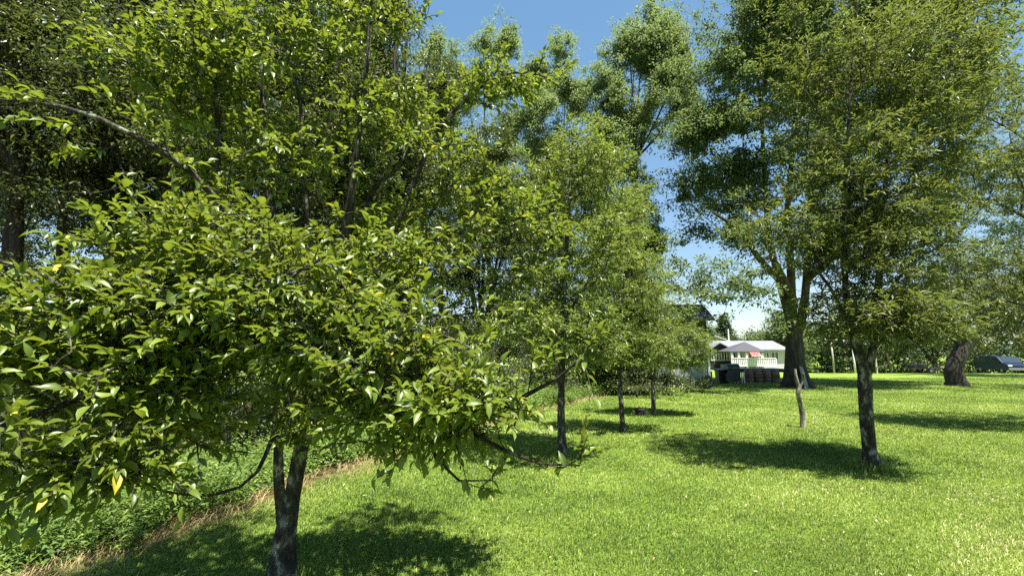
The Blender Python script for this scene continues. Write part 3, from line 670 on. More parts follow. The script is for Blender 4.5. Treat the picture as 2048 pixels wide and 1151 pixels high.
# leaning old apple tree on the right
Yo = 24.5
b = base_of(1905, Yo)
ln_ = [[(*(b - (0, 0, .2)), .62), (*(b + (0, 0, .2)), .46), (*at(1908, 740, Yo), .40), (*at(1918, 712, Yo), .36), (*at(1930, 690, Yo), .34)],
       limb([(1925, 700, Yo), (1945, 680, Yo), (1962, 660, Yo), (1990, 610, Yo), (2010, 560, Yo)], .27, .08),
       limb([(1925, 695, Yo), (1905, 675, Yo), (1880, 655, Yo), (1840, 630, Yo), (1800, 610, Yo)], .16, .05),
       limb([(1928, 690, Yo), (1930, 650, Yo), (1920, 600, Yo), (1915, 540, Yo)], .14, .05)]
lob = px_lobes([(1800, 610, Yo, 1.8, .9), (1880, 580, Yo, 2.2, 1.2, 4.5), (1980, 590, Yo, 2.4, 1.4, 5), (2050, 640, Yo, 1.8, 1.2), (1930, 500, Yo, 2.4, 1.2), (1840, 530, Yo, 2, 1)], 41, 4)
tall('old_apple_tree', 'old apple tree with thick dark leaning trunk, left of the blue van', 41, b, 7, ln_, lob, 420, .12, 40, M['leaf_plum'], M['bark_dark'], cl_r=.4, st=.4)

# ------------------------------------------------------------------ far trees
far = [(1560, 62, 628, 3.6, 'leaf_maple', 'round green tree beyond the porch, left of the huge maple trunk'), (1640, 75, 640, 5, 'leaf_maple', 'far green tree right of the huge maple trunk, behind the utility pole'),
       (1700, 70, 600, 5, 'leaf_maple', 'far tree seen between the forks of the plum tree'), (1790, 72, 600, 6, 'leaf_maple', 'far tree behind the leaning wooden post'),
       (1860, 62, 560, 6, 'leaf_wood', 'dark far tree behind the picnic table'), (1950, 66, 520, 7, 'leaf_wood', 'dark far tree behind the middle of the blue van'), (2050, 60, 500, 7, 'leaf_wood', 'dark far tree behind the front of the blue van'),
       (1520, 85, 662, 5, 'leaf_maple', 'small far tree behind the porch roof'), (1400, 80, 655, 5, 'leaf_maple', 'far tree showing right of the shed wall')]
for i_, (px, Y_, tp, w_, mt, lb) in enumerate(far):
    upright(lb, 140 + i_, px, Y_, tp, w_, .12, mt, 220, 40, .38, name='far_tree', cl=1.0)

def conifer(label, seed, px, Y_, top_py, w_):
    r = np.random.default_rng(seed); b = base_of(px, Y_); H = at(px, top_py, Y_)[2] - b[2]
    th = thing('pine_tree', label, 'tree', tuple(b))
    pos = []; d = []; ch = []
    for z in np.linspace(.1, .98, 30):
        R_ = w_ * (1 - z) ** .8 * r.uniform(.8, 1.15)
        for a in np.arange(0, 6.28, .7) + r.random() * 2:
            L_ = R_ * r.uniform(.65, 1.2); o = np.array((math.cos(a), math.sin(a), -.12)); st_ = b + (0, 0, H * z)
            ch.append((np.array([st_, st_ + o * L_]), np.array([.05, .01])))
            n_ = int(20 * L_) + 6; t = r.random(n_) ** .7
            q = st_ + o * L_ * t[:, None] + r.normal(0, .16, (n_, 3)); pos.append(q); d.append(np.tile(o, (n_, 1)) + r.normal(0, .6, (n_, 3)))
    pos = np.vstack(pos); d = np.vstack(d); n_ = len(pos)
    link('crown', leaves_mesh('crown', pos - b, d, np.array((0, 0, 1.)) + r.normal(0, .3, (n_, 3)), r.uniform(.35, .65, n_), r.uniform(.16, .3, n_), T_lo(), r.random(n_), False), M['needle'], th)
    link('trunk', tubes('trunk', [(np.array([b, b + (0, 0, H * .5), b + (0, 0, H)]), np.array([.3, .18, .03]))] + ch, r, 0, b), M['bark_dark'], th)
conifer('broad dark pine standing behind the gabled house, its whole cone clear against the sky', 1, 1450, 88, 630, 4.6)
conifer('smaller dark pine close to the right wall of the shed', 2, 1418, 80, 655, 3.4)

# distant wooded hill
hx = np.linspace(-500, 900, 160); rows = []
r = np.random.default_rng(8)
for s, (yy, f) in enumerate([(380, 0), (430, .5), (500, 1), (560, .8), (640, .2)]):
    hz = (14 + 6 * np.sin(hx * .006 + 1) + 4 * np.sin(hx * .013) + 1.2 * r.normal(size=len(hx)) * (f > 0)) * f - 2
    rows.append(np.stack([hx, np.full_like(hx, yy), hz], -1))
V = np.vstack(rows); i = np.arange(len(V)).reshape(5, -1)
Q = np.stack([i[:-1, :-1], i[:-1, 1:], i[1:, 1:], i[1:, :-1]], -1).reshape(-1, 4)
M['hill'] = noise_mat('hill', [(.35, (.035, .06, .03)), (.6, (.07, .11, .05))], scale=.12, bump=1, bscale=.3, dist=3)
tag(link('hill', np_mesh('hill', V, [Q], True), M['hill']), kind='structure')
# ------------------------------------------------------------------ END_TREES

# ------------------------------------------------------------------ buildings and things in the distance
def flat(name, c, rough=.6, metal=0, spec=.4, var=.12, scale=4, bump=.15):
    a = tuple(v * (1 - var) for v in c); b = tuple(min(1, v * (1 + var)) for v in c)
    M[name] = noise_mat(name, [(.35, a), (.65, b)], scale=scale, rough=rough, bump=bump, spec=spec, dist=.01, metal=metal); return M[name]
flat('white_paint', (.72, .68, .71)); flat('pale_metal', (.20, .20, .21), .5, .2); flat('black_metal', (.022, .024, .026), .4)
flat('green_black', (.03, .042, .038), .45); flat('roof_shingle', (.05, .052, .06), .85, scale=30); flat('roof_blue', (.016, .024, .034), .7, scale=14, spec=.2)
flat('red_cloth', (.6, .06, .05), .8); flat('tyre', (.018, .018, .02), .8); flat('van_blue', (.006, .018, .05), .3, spec=.35, var=.05, bump=0)
flat('dark_deck', (.035, .03, .026), .7, var=.3); flat('grey_wood', (.22, .21, .19), .85, var=.35, scale=12); flat('cream', (.6, .55, .45))
flat('pole_wood', (.38, .34, .28), .85, var=.25); flat('stone', (.03, .028, .026), .9, var=.4, scale=12, bump=.8)
M['glass'] = flat('glass', (.03, .038, .045), .08, spec=.9, bump=0)
M['dark_siding_soffit_shade'] = plank_mat('dark_siding_soffit_shade', (.018, .016, .016), (.035, .03, .03), 5)  # dark boards on the house wing; painted soffit shade on the shed
M['white_siding'] = plank_mat('white_siding', (.52, .47, .52), (.63, .57, .63), 5)
M['pale_boards'] = plank_mat('pale_boards', (.20, .20, .195), (.40, .40, .39), 6, horiz=False)
M['barrel_wood'] = plank_mat('barrel_wood', (.07, .04, .022), (.20, .12, .065), 12, horiz=False)

# shed
Ys = 23.3; sx1 = at(1415, 700, Ys)[0]; sx0 = sx1 - 3.9; g0 = float(zf(sx1, Ys)) - .1; ze = at(1415, 640, Ys)[2]; zm = at(1400, 667, Ys)[2]; zr = at(1415, 611, Ys + .75)[2]
sh_ = thing('shed', 'tall shed, blue grey roof, soffit shade painted above pale boards, half hidden by apple trees', 'shed', ((sx0 + sx1) / 2, Ys + .9, g0))
cx = 0; W_ = sx1 - sx0; D_ = 1.8
MB().box((0, 0, (zm - g0) / 2), (W_, D_, zm - g0)).build('lower_wall', M['pale_boards'], sh_, .01)
MB().box((0, 0, (zm + ze) / 2 - g0), (W_ + .04, D_ + .04, ze - zm)).build('upper_wall', M['dark_siding_soffit_shade'], sh_, .01)  # shadow under the soffit, put into the wall colour as a dark band
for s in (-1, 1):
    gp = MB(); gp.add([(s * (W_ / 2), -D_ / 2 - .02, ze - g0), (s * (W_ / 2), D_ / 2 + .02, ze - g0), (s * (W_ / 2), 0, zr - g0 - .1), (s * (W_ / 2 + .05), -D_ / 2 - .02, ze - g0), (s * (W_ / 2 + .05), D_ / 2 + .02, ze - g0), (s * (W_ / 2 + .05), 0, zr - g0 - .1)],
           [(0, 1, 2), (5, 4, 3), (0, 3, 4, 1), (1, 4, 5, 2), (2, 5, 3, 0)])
    gp.build('gable', M['dark_siding_soffit_shade'], sh_)
rf = MB()
for s in (-1, 1):
    a = Vector((0, s * (D_ / 2 + .38), ze - g0 - .02)); b_ = Vector((0, -s * .0, zr - g0)); t_ = Vector((0, 0, .09)); w2 = W_ / 2 + .32
    rf.add([a + Vector((-w2, 0, 0)), a + Vector((w2, 0, 0)), b_ + Vector((w2, 0, 0)), b_ + Vector((-w2, 0, 0)), a + t_ + Vector((-w2, 0, 0)), a + t_ + Vector((w2, 0, 0)), b_ + t_ + Vector((w2, 0, 0)), b_ + t_ + Vector((-w2, 0, 0))],
           [(3, 2, 1, 0), (4, 5, 6, 7), (0, 1, 5, 4), (1, 2, 6, 5), (2, 3, 7, 6), (3, 0, 4, 7)])
rfo = rf.build('roof', M['roof_blue'], sh_)
MB().box((0, -D_ / 2 - .39, ze - g0 + .02), (W_ + .66, .03, .14)).build('fascia', M['black_metal'], rfo)
MB().box((W_ / 2 + .01, -D_ / 2 - .012, (zm - g0) / 2), (.1, .1, zm - g0)).build('corner_post', M['white_paint'], sh_)
#wn = MB().box((.9, -D_ / 2 - .04, (zm + ze) / 2 - g0 + .1), (.7, .04, .6)).build('window', M['glass'], sh_)
#MB().box((.9, -D_ / 2 - .05, (zm + ze) / 2 - g0 - .24), (.86, .1, .06)).build('sill', M['black_metal'], wn)

# old tyre by the shed
t_ = MB(); n = 24
for k in range(n):
    a = k * 2 * math.pi / n
    for q in range(8):
        c_ = q * 2 * math.pi / 8; rr = .27 + .09 * math.cos(c_); t_.v.append((rr * math.cos(a), .10 * math.sin(c_), rr * math.sin(a) + .34))
for k in range(n):
    for q in range(8): t_.f.append((k * 8 + q, ((k + 1) % n) * 8 + q, ((k + 1) % n) * 8 + (q + 1) % 8, k * 8 + (q + 1) % 8))
th = thing('wheel', 'black wheel standing upright in the shade at the right foot of the shed', 'wheel', P(at(1414, 770, 22.6)[0], 22.6), .35)
t_.build('tyre', M['tyre'], th, smooth=True)
MB().lathe((0, 0, .34), [(.19, -.03), (.19, .03), (.06, .045), (.06, -.0)], 18, 'y').build('rim', M['black_metal'], th)

# house with a dark gable wing, main body, porch
Yh = 56.0
def hp(px, py, dy=0): return at(px, py, Yh + dy)
hx0 = hp(1418, 700)[0]; hxr = hp(1575, 700)[0]; hg = float(zf(hx0, Yh)); H0 = np.array((hx0, Yh, hg))
ho = thing('house', 'long low white house with dark gabled wing, light roof and white porch', 'house', tuple(H0))
def L_(px, py, dy=0): q = hp(px, py or 712, dy) - H0; return q
zev = L_(0, 700)[2]; zpk = L_(0, 686)[2]; gw = L_(1463, 0)[0]; Wm = L_(1575, 0)[0]
MB().prism([(0, 0), (gw, 0), (gw, zev), (gw / 2 - .15, zpk - .1), (0, zev)], 0, 7).build('gable_wall', M['dark_siding_soffit_shade'], ho)
r_ = MB(); pk = gw / 2 - .15
for s, xa in ((-1, -.35), (1, gw + .35)):
    za = zev - .12
    r_.add([(xa, -.45, za), (pk, -.45, zpk), (pk, 7.2, zpk), (xa, 7.2, za), (xa, -.45, za + .12), (pk, -.45, zpk + .12), (pk, 7.2, zpk + .12), (xa, 7.2, za + .12)],
           [(0, 3, 2, 1), (4, 5, 6, 7), (0, 1, 5, 4), (1, 2, 6, 5), (2, 3, 7, 6), (3, 0, 4, 7)])
r_.build('gable_roof', M['pale_metal'], ho)
MB().box(((gw + Wm) / 2, 3.6, zev / 2), (Wm - gw - .06, 6.4, zev)).build('wall', M['white_siding'], ho)
mr = MB(); xa = gw - .9; xb = Wm + .4
mr.add([(xa, -.05, zev - .05), (xb, -.05, zev - .05), (xb, 3.6, zpk + .25), (xa, 3.6, zpk + .25), (xa, 7.3, zev - .05), (xb, 7.3, zev - .05), (xa, -.05, zev + .1), (xb, -.05, zev + .1), (xb, 3.6, zpk + .4), (xa, 3.6, zpk + .4), (xa, 7.3, zev + .1), (xb, 7.3, zev + .1)],
       [(0, 3, 2, 1), (3, 4, 5, 2), (6, 7, 8, 9), (9, 8, 11, 10), (0, 1, 7, 6), (4, 10, 11, 5), (1, 2, 8, 7), (2, 5, 11, 8), (0, 6, 9, 3), (3, 9, 10, 4)])
mr.build('roof', M['pale_metal'], ho)
def window(x0, x1, z0, z1, y, nm=1):
    gl = MB().box(((x0 + x1) / 2, y - .02, (z0 + z1) / 2), (x1 - x0, .04, z1 - z0)).build('window', M['glass'], ho)
    f = MB(); t = .09
    f.box(((x0 + x1) / 2, y - .05, z0), (x1 - x0 + 2 * t, .08, t)).box(((x0 + x1) / 2, y - .05, z1), (x1 - x0 + 2 * t, .08, t))
    for k in range(nm + 1):
        f.box((x0 + (x1 - x0) * k / nm, y - .05, (z0 + z1) / 2), (t, .07, z1 - z0 - t))
    f.build('frame', M['white_paint'], gl)
zw0 = L_(0, 720)[2]; zw1 = L_(0, 703)[2]
window(L_(1422.5, 0)[0], L_(1427, 0)[0], zw0, zw1, 0); window(L_(1432, 0)[0], L_(1448, 0)[0], zw0, zw1, 0, 3); window(L_(1453, 0)[0], L_(1458, 0)[0], zw0, zw1, 0)
for a_, b_ in ((1467, 1474), (1480, 1487), (1500, 1512), (1521, 1529), (1536, 1541), (1546, 1560)):
    window(L_(a_, 0)[0], L_(b_, 0)[0], zw0 + .1, zw1, .4, 1 if b_ - a_ < 10 else 2)
# porch
pz = L_(0, 702, -3)[2]; px0 = L_(1462, 0, -3)[0]; px1 = L_(1526, 0, -3)[0]; ap = L_(1489, 683, -1.2)
pr = MB(); y0_, y1_ = -3.2, .6
pr.add([(px0 - .3, y0_, pz), (px1 + .2, y0_, pz), (px1 + .2, y1_, pz), (px0 - .3, y1_, pz), (ap[0], -1.2, ap[2]), (px0 - .3, y0_, pz - .14), (px1 + .2, y0_, pz - .14), (px1 + .2, y1_, pz - .14), (px0 - .3, y1_, pz - .14)],
       [(0, 1, 4), (1, 2, 4), (2, 3, 4), (3, 0, 4), (8, 7, 6, 5), (0, 5, 6, 1), (1, 6, 7, 2), (2, 7, 8, 3), (3, 8, 5, 0)])
pr.build('porch_roof', M['roof_shingle'], ho)
for q in (1464, 1477.5, 1493, 1524):
    x = L_(q, 0, -3)[0]; MB().box((x, -3, pz / 2 - .08), (.22, .22, pz - .16)).build('post', M['white_paint'], ho)
MB().box(((px0 + px1) / 2, -1.5, .35), (px1 - px0, 2.9, .7)).build('porch_floor', M['grey_wood'], ho)
rl = MB(); xs = np.arange(px0, L_(1552, 0, -3)[0], .22)
for x in xs: rl.box((x, -3.15, 1.05), (.12, .05, .85))
rl.box(((xs[0] + xs[-1]) / 2, -3.15, 1.5), (xs[-1] - xs[0], .12, .08)).box(((xs[0] + xs[-1]) / 2, -3.15, .6), (xs[-1] - xs[0], .12, .12)); rl.build('railing', M['white_paint'], ho)
aw = MB(); ax0, ax1 = L_(1497, 0, -3)[0], L_(1516, 0, -3)[0]; za = L_(0, 703.5, -3.4)[2]; k = 7
for s in range(k):
    (aw if s % 2 == 0 else aw).add([(ax0 + (ax1 - ax0) * s / k, -3.3, za), (ax0 + (ax1 - ax0) * (s + .6) / k, -3.3, za), (ax0 + (ax1 - ax0) * (s + .6) / k, -3.75, za - .42), (ax0 + (ax1 - ax0) * s / k, -3.75, za - .42),
                                    (ax0 + (ax1 - ax0) * s / k, -3.3, za - .03), (ax0 + (ax1 - ax0) * (s + .6) / k, -3.3, za - .03), (ax0 + (ax1 - ax0) * (s + .6) / k, -3.75, za - .45), (ax0 + (ax1 - ax0) * s / k, -3.75, za - .45)],
                                   [(3, 2, 1, 0), (4, 5, 6, 7), (0, 1, 5, 4), (1, 2, 6, 5), (2, 3, 7, 6), (3, 0, 4, 7)])
awo = aw.build('awning', M['red_cloth'], ho)
MB().add([(ax0, -3.28, za - .05), (ax1, -3.28, za - .05), (ax1, -3.74, za - .48), (ax0, -3.74, za - .48), (ax0, -3.28, za - .07), (ax1, -3.28, za - .07), (ax1, -3.74, za - .5), (ax0, -3.74, za - .5)],
         [(3, 2, 1, 0), (4, 5, 6, 7), (0, 1, 5, 4), (1, 2, 6, 5), (2, 3, 7, 6), (3, 0, 4, 7)]).build('lining', M['white_paint'], awo)
mz = L_(1488, 664)[2]; mx = L_(1488, 0)[0]
MB().bar((mx, 3.6, zpk), (mx, 3.6, mz + .6), .12).bar((mx, 3.6, zpk + .4), (mx - 1.9, 3.6, zpk + 1.1), .07).build('mast', M['white_paint'], ho)

# raised deck with barrels in front, grill
Yd = 29.0
dx0 = at(1419, 700, Yd)[0]; dx1 = at(1556, 700, Yd)[0]; dg = float(zf(dx0, Yd))
dk = thing('raised_deck', 'low dark raised deck on thin posts in front of the white house', 'deck', (dx0, Yd, dg))
W_ = dx1 - dx0; zt = at(0, 737, Yd)[2] - dg
m_ = MB()
for k in range(9): m_.box((W_ / 2, -.6 + k * .155, zt), (W_, .145, .05))
m_.build('boards', M['dark_deck'], dk)
MB().box((W_ / 2, -.69, zt - .09), (W_, .04, .2)).build('skirt', M['dark_deck'], dk)
for x in (.3, 1.7, 3.2, W_ - .1):
    for y in (-.6, .6): MB().box((x, y, (zt - .2) / 2), (.07, .07, zt - .2)).build('post', M['black_metal'], dk)
prof = [(.215, 0), (.25, .1), (.285, .25), (.30, .4), (.285, .55), (.25, .68), (.215, .78)]
def barrel(x, y, lb, rz):
    b = thing('barrel', lb, 'barrel', P(x, y), rz, 'wooden barrels in front of the deck')
    MB().lathe((0, 0, 0), prof, 20).build('staves', M['barrel_wood'], b, smooth=True)
    for z, r0 in ((.03, .228), (.19, .276), (.59, .276), (.75, .228)): MB().lathe((0, 0, z - .02), [(r0, 0), (r0 + .006, .02), (r0, .04)], 20).build('hoop', M['pale_metal'], b)
    return b
for k, (q, lb) in enumerate(((1493, 'wooden barrel nearest the grill, leftmost of the row in front of the deck'), (1511, 'second wooden barrel from the grill'), (1528, 'third wooden barrel from the grill'), (1545, 'wooden barrel nearest the huge maple, rightmost of the row'))):
    barrel(at(q, 700, 27.7)[0], 27.7, lb, k * .7)
gx_ = at(1461, 700, 26.4)[0]
gr = thing('barbecue_grill', 'black barbecue grill cabinet with a lid and side shelf standing left of the barrels', 'grill', P(gx_, 26.4))
MB().box((0, 0, .48), (.72, .55, .66)).build('cabinet', M['green_black'], gr, .015)
MB().lathe((-.36, 0, .9), [(.28, 0), (.29, .02), (.29, .7), (.28, .72)], 18, 'x').build('lid', M['green_black'], gr, smooth=False)
MB().box((-.62, 0, .83), (.5, .45, .05)).build('side_shelf', M['black_metal'], gr, .01)
MB().bar((-.25, -.33, .95), (.25, -.33, .95), .03).build('handle', M['pale_metal'], gr)
MB().box((-.2, -.285, .45), (.3, .02, .55)).build('door', M['black_metal'], gr); MB().box((.17, -.285, .45), (.3, .02, .55)).build('door', M['black_metal'], gr)
for sx_ in (-1, 1):
    for sy in (-1, 1): MB().box((sx_ * .32, sy * .22, .08), (.05, .05, .16)).build('leg', M['black_metal'], gr)
bx_ = at(1440, 700, 27.0)[0]
cb = thing('storage_bin', 'dark storage bin with a pale lid, left of the grill', 'bin', P(bx_, 27.0))
MB().box((0, 0, .36), (.55, .5, .72), taper=1.1).build('body', M['black_metal'], cb, .02); MB().box((0, 0, .76), (.66, .6, .06)).build('lid', M['grey_wood'], cb, .02)
wx_ = at(1478, 700, 27.2)[0]
cb = thing('plant_stand', 'small white slatted stand between the grill and the first barrel', 'stand', P(wx_, 27.2))
for sx_ in (-1, 1):
    for sy in (-1, 1): MB().box((sx_ * .13, sy * .13, .3), (.04, .04, .6)).build('leg', M['white_paint'], cb)
MB().box((0, 0, .62), (.34, .34, .04)).build('top', M['white_paint'], cb); MB().box((0, 0, .3), (.24, .24, .03)).build('shelf', M['white_paint'], cb)

# plank leaning on the maple
a = at(1602, 733, 22.95); b2 = at(1614, 780, 22.1); b2[2] = float(zf(b2[0], b2[1]))
pl = MB().bar(a - b2, (0, 0, .0), .24, .04, up=(0, 1, .3)).build('board', M['grey_wood'], None, .004, loc=tuple(b2)); tag(pl, 'weathered grey board leaning against the right side of the huge maple trunk', 'board')
# dark stump in the grass
s_ = MB(); rr = random.Random(4)
pr_ = [(.17, 0), (.16, .07), (.14, .15), (.145, .2), (.1, .215)]
s_.lathe((0, 0, -.02), pr_, 14); s_.v = [(x * rr.uniform(.8, 1.2), y * rr.uniform(.8, 1.2), z * rr.uniform(.85, 1.1)) for x, y, z in s_.v]
o = s_.build('stump', M['stone'], None, smooth=True, loc=P(at(1282, 828, 12.5)[0], 12.5)); tag(o, 'small dark cut stump in the shade left of the farthest slim apple trunk', 'stump')

# poles, post and rail
def pole(px, Y_, top, r0, name, lb, cat, mat):
    b = base_of(px, Y_); h = at(px, top, Y_)[2] - b[2]; t = thing(name, lb, cat, tuple(b)); MB().lathe((0, 0, -.2), [(r0, 0), (r0 * .75, h)], 10).build('pole', mat, t, smooth=True); return t, h
t, h = pole(1664, 62, 672, .13, 'utility_pole', 'pale utility pole standing in the far field right of the huge maple', 'pole', M['pole_wood'])
MB().bar((-.9, 0, h - .5), (.9, 0, h - .5), .1, .12).build('crossarm', M['pole_wood'], t)
for q in (-.8, 0, .8): MB().lathe((q, 0, h - .44), [(.04, 0), (.05, .08), (.03, .14)], 8).build('insulator', M['white_paint'], t)
t, h = pole(1706, 58, 690, .12, 'utility_pole', 'second shorter white pole close to the forked plum trunk, left of it', 'pole', M['white_paint'])
MB().lathe((0, 0, h - .2), [(.13, 0), (.11, .06), (.01, .1)], 10).build('cap', M['pale_metal'], t)
fb = base_of(1777, 45); fa = at(1749, 700, 47); fa[2] = float(zf(fa[0], 47))
t = thing('post_and_rail', 'dark leaning wooden post with one rail running left to a paler post', 'fence', tuple(fb))
MB().bar((0, 0, -.1), at(1773, 706, 45) - fb, .16).build('post', M['bark_dark'], t); MB().bar(fa - fb, fa - fb + np.array((0, 0, 1.8)), .13).build('post', M['pole_wood'], t)
MB().bar(fa - fb + np.array((0, 0, .65)), np.array((-.1, 0, .95)), .07).build('rail', M['pole_wood'], t)

# utility trailer
tb_ = base_of(1845, 43.5)
t = thing('utility_trailer', 'dark flat trailer loaded with long pale pipes, left of the leaning apple trunk', 'trailer', tuple(tb_), -.25)
MB().box((0, 0, .5), (3.0, 1.5, .12)).build('bed', M['dark_deck'], t)
sr = MB()
for y in (-.75, .75):
    sr.bar((-1.5, y, .85), (1.5, y, .85), .05)
    for x in (-1.5, -.5, .5, 1.5): sr.bar((x, y, .5), (x, y, .87), .05)
sr.build('side_rails', M['black_metal'], t)
MB().bar((1.5, 0, .5), (2.6, 0, .45), .09).build('tongue', M['black_metal'], t)
for y in (-.85, .85):
    w_ = MB().lathe((0, y - .09, .3), [(.24, 0), (.3, .03), (.3, .15), (.24, .18)], 18, 'y').build('wheel', M['tyre'], t)
    MB().lathe((0, y - .1, .3), [(.15, 0), (.15, .2)], 14, 'y').build('hub', M['pale_metal'], w_)
MB().box((-.6, 0, .72), (1.2, 1.1, .3), .1).build('load', M['dark_deck'], t, .05)
for nm, lb, p1, p2 in (('pipe', 'pale pipe sticking up from the left of the trailer load', (1816, 706, 43.2), (1832, 728, 43.5)), ('pipe', 'thicker pale pipe slanting down across the right of the trailer load', (1838, 716, 43), (1856, 737, 43.3))):
    p1 = at(*p1); p2 = at(*p2); c_ = [(np.array([p1 - p2, (p1 - p2) / 2, (0, 0, 0)]), np.array([.05, .05, .05]))]
    o = link(nm, tubes(nm, c_, np.random.default_rng(1)), M['pale_metal'], None, tuple(p2)); tag(o, lb, 'pipe')

# blue van
vx, vy = 55.6, 48.5; h = Vector((-.25, -.97, 0)).normalized(); rz = math.atan2(h.y, h.x)   # local +x is forward
vg = float(zf(vx, vy))
v = thing('van', 'dark blue van parked beyond the crest of the field at the right edge', 'van', (vx - h.x * 2.4, vy - h.y * 2.4, vg), rz)
side = [(-2.45, .35), (2.35, .35), (2.45, .75), (2.3, 1.05), (1.75, 1.18), (1.05, 1.86), (.7, 1.93), (-2.1, 1.95), (-2.4, 1.75), (-2.48, 1.0)]
def van_shell(pts, w, name, mat, bev=.05): m = MB().prism(pts, -w, w); return m.build(name, mat, v, bev)
van_shell(side, .95, 'body', M['van_blue'], .07)
MB().add([(1.76, -.80, 1.22), (1.76, .80, 1.22), (1.12, .72, 1.84), (1.12, -.72, 1.84), (1.70, -.80, 1.16), (1.70, .80, 1.16), (1.06, .72, 1.78), (1.06, -.72, 1.78)],
         [(0, 1, 2, 3), (7, 6, 5, 4), (0, 4, 5, 1), (1, 5, 6, 2), (2, 6, 7, 3), (3, 7, 4, 0)]).build('windscreen', M['glass'], v)
for s in (-1, 1):
    for pts in ([(.95, 1.2), (1.55, 1.2), (1.0, 1.78), (.95, 1.78)], [(-.3, 1.2), (.82, 1.2), (.82, 1.8), (-.3, 1.8)], [(-1.2, 1.2), (-.42, 1.2), (-.42, 1.8), (-1.2, 1.8)], [(-2.25, 1.2), (-1.32, 1.2), (-1.32, 1.8), (-2.1, 1.8)]):
        MB().prism(pts, s * .953 - .006, s * .953 + .006).build('side_window', M['glass'], v)
    MB().box((2.36, s * .7, .85), (.12, .38, .2)).build('headlight', M['white_paint'], v, .02)
    MB().box((1.35, s * 1.06, 1.22), (.1, .2, .2)).build('mirror', M['van_blue'], v, .02)
    for x in (-1.5, 1.55):
        w_ = MB().lathe((x, s * .86 - .1, .33), [(.27, 0), (.33, .04), (.33, .17), (.27, .21)], 20, 'y').build('wheel', M['tyre'], v)
        MB().lathe((x, s * .87 - .11, .33), [(.19, 0), (.19, .22)], 14, 'y').build('rim', M['pale_metal'], w_)
MB().box((2.42, 0, .5), (.14, 1.8, .25)).build('bumper', M['pale_metal'], v, .03)
MB().box((2.40, 0, .82), (.06, .9, .16)).build('grille', M['black_metal'], v, .01)

# farmhouse far away between the trunks
Yf = 100; fb = base_of(1705, Yf)
t = thing('farmhouse', 'white farmhouse far away, glimpsed between the plum trunk and the poles', 'house', tuple(fb))
MB().box((0, 0, 1.5), (9, 6, 3)).build('wall', M['white_siding'], t)
MB().prism([(-5, 2.9), (5, 2.9), (4.4, 3.05), (0, 4.6), (-4.4, 3.05)], -3.2, 3.2).build('roof', M['roof_shingle'], t)
for x in (-3, -1, 1, 3):
    wi = MB().box((x, -3.03, 1.6), (.9, .05, 1.2)).build('window', M['glass'], t); MB().box((x, -3.06, .95), (1.1, .1, .1)).build('sill', M['white_paint'], wi)
# ------------------------------------------------------------------ GRASS
def fbm(x, y, sd):
    r = np.random.default_rng(sd); v = 0 * x; a = 1
    for o_ in range(3):
        for j in range(3):
            t = r.random() * 6.28; v = v + a * .5 * np.sin((x * math.cos(t) + y * math.sin(t)) * 2 ** o_ * 1.7 + r.random() * 6.28)
        a *= .6
    return v * .7

def grass_band(seed, n, y0, y1, hgt, wid, mat, name, label, cond, zoff=0, pw=2.0, lean=.5, extra=None, rbias=0):
    r = np.random.default_rng(seed)
    u = r.random(n); y = (y0 ** (2 - pw) + u * (y1 ** (2 - pw) - y0 ** (2 - pw))) ** (1 / (2 - pw)) if pw != 2 else y0 * (y1 / y0) ** u
    x = r.uniform(-1.32, 1.32, n) * y + r.normal(0, .2, n)
    k = cond(x, y, r); x = x[k]; y = y[k]; n = len(x)
    # uneven tufts
    tf = .5 + .5 * np.sin(x * 2.3 + 1.7 * np.sin(y * 1.9)) * np.sin(y * 2.7 + 1.3 * np.sin(x * 1.4)); tf = .85 + .25 * tf * tf
    z = zf(x, y) + zoff; sc = (np.maximum(y, 3) / 3) ** .55
    h = hgt * r.uniform(.5, 1.2, n) * tf * (1 + .25 * fbm(x * 5, y * 5, 12)) * (sc ** .35); w_ = wid * r.uniform(.7, 1.3, n) * sc ** 1.35
    a = r.random(n) * 6.283; ld = np.stack([np.cos(a), np.sin(a), np.zeros(n)], -1); sd = np.stack([-np.sin(a + .6), np.cos(a + .6), np.zeros(n)], -1)
    lv = r.uniform(.1, 1, n)[:, None] * lean; p = np.stack([x, y, z], -1); up = np.array((0, 0, 1.))
    H = h[:, None]; W = w_[:, None] / 2
    m_ = p + up * H * .6 + ld * H * lv * .45; t = p + up * H * (1.0 - .35 * lv) + ld * H * lv * 1.15
    V = np.stack([p - sd * W, p + sd * W, m_ - sd * W * .85, m_ + sd * W * .85, t], 1).reshape(-1, 3)
    o = (np.arange(n) * 5)[:, None]
    Fq = np.array([[0, 1, 3, 2]]) + o; Ft = np.array([[2, 3, 4]]) + o
    pt = fbm(x * .55, y * .55, 3) + .5 * fbm(x * 2.2, y * 2.2, 9)
    rn = np.clip(r.beta(1.1, 1.1, n) * .85 + (r.random(n) < .04) * .5 + rbias + .22 * pt - .03, 0, 1)
    o = link(name, np_mesh(name, V, [Fq, Ft], False, np.repeat(rn, 5)), mat)
    print(name, n); return tag(o, label, 'grass', kind='stuff')

grass_band(1, 950000, 2.0, 34, .036, .0042, M['grass'], 'grass', 'short bright green mown grass covering the whole lawn', lambda x, y, r: (x > edge(y) + r.normal(0, .08, len(x))) & (y > 2.2), pw=1.75, lean=1.0)
grass_band(2, 170000, 2.2, 18, .13, .0032, M['dry'], 'dry_grass', 'straw coloured dry grass in the strip between lawn and weeds', lambda x, y, r: np.abs(edge(y) - .22 - x + r.normal(0, .2, len(x))) < .20 * (1 + fbm(x * 2, y * 2, 31)), pw=1.6, lean=2.6)
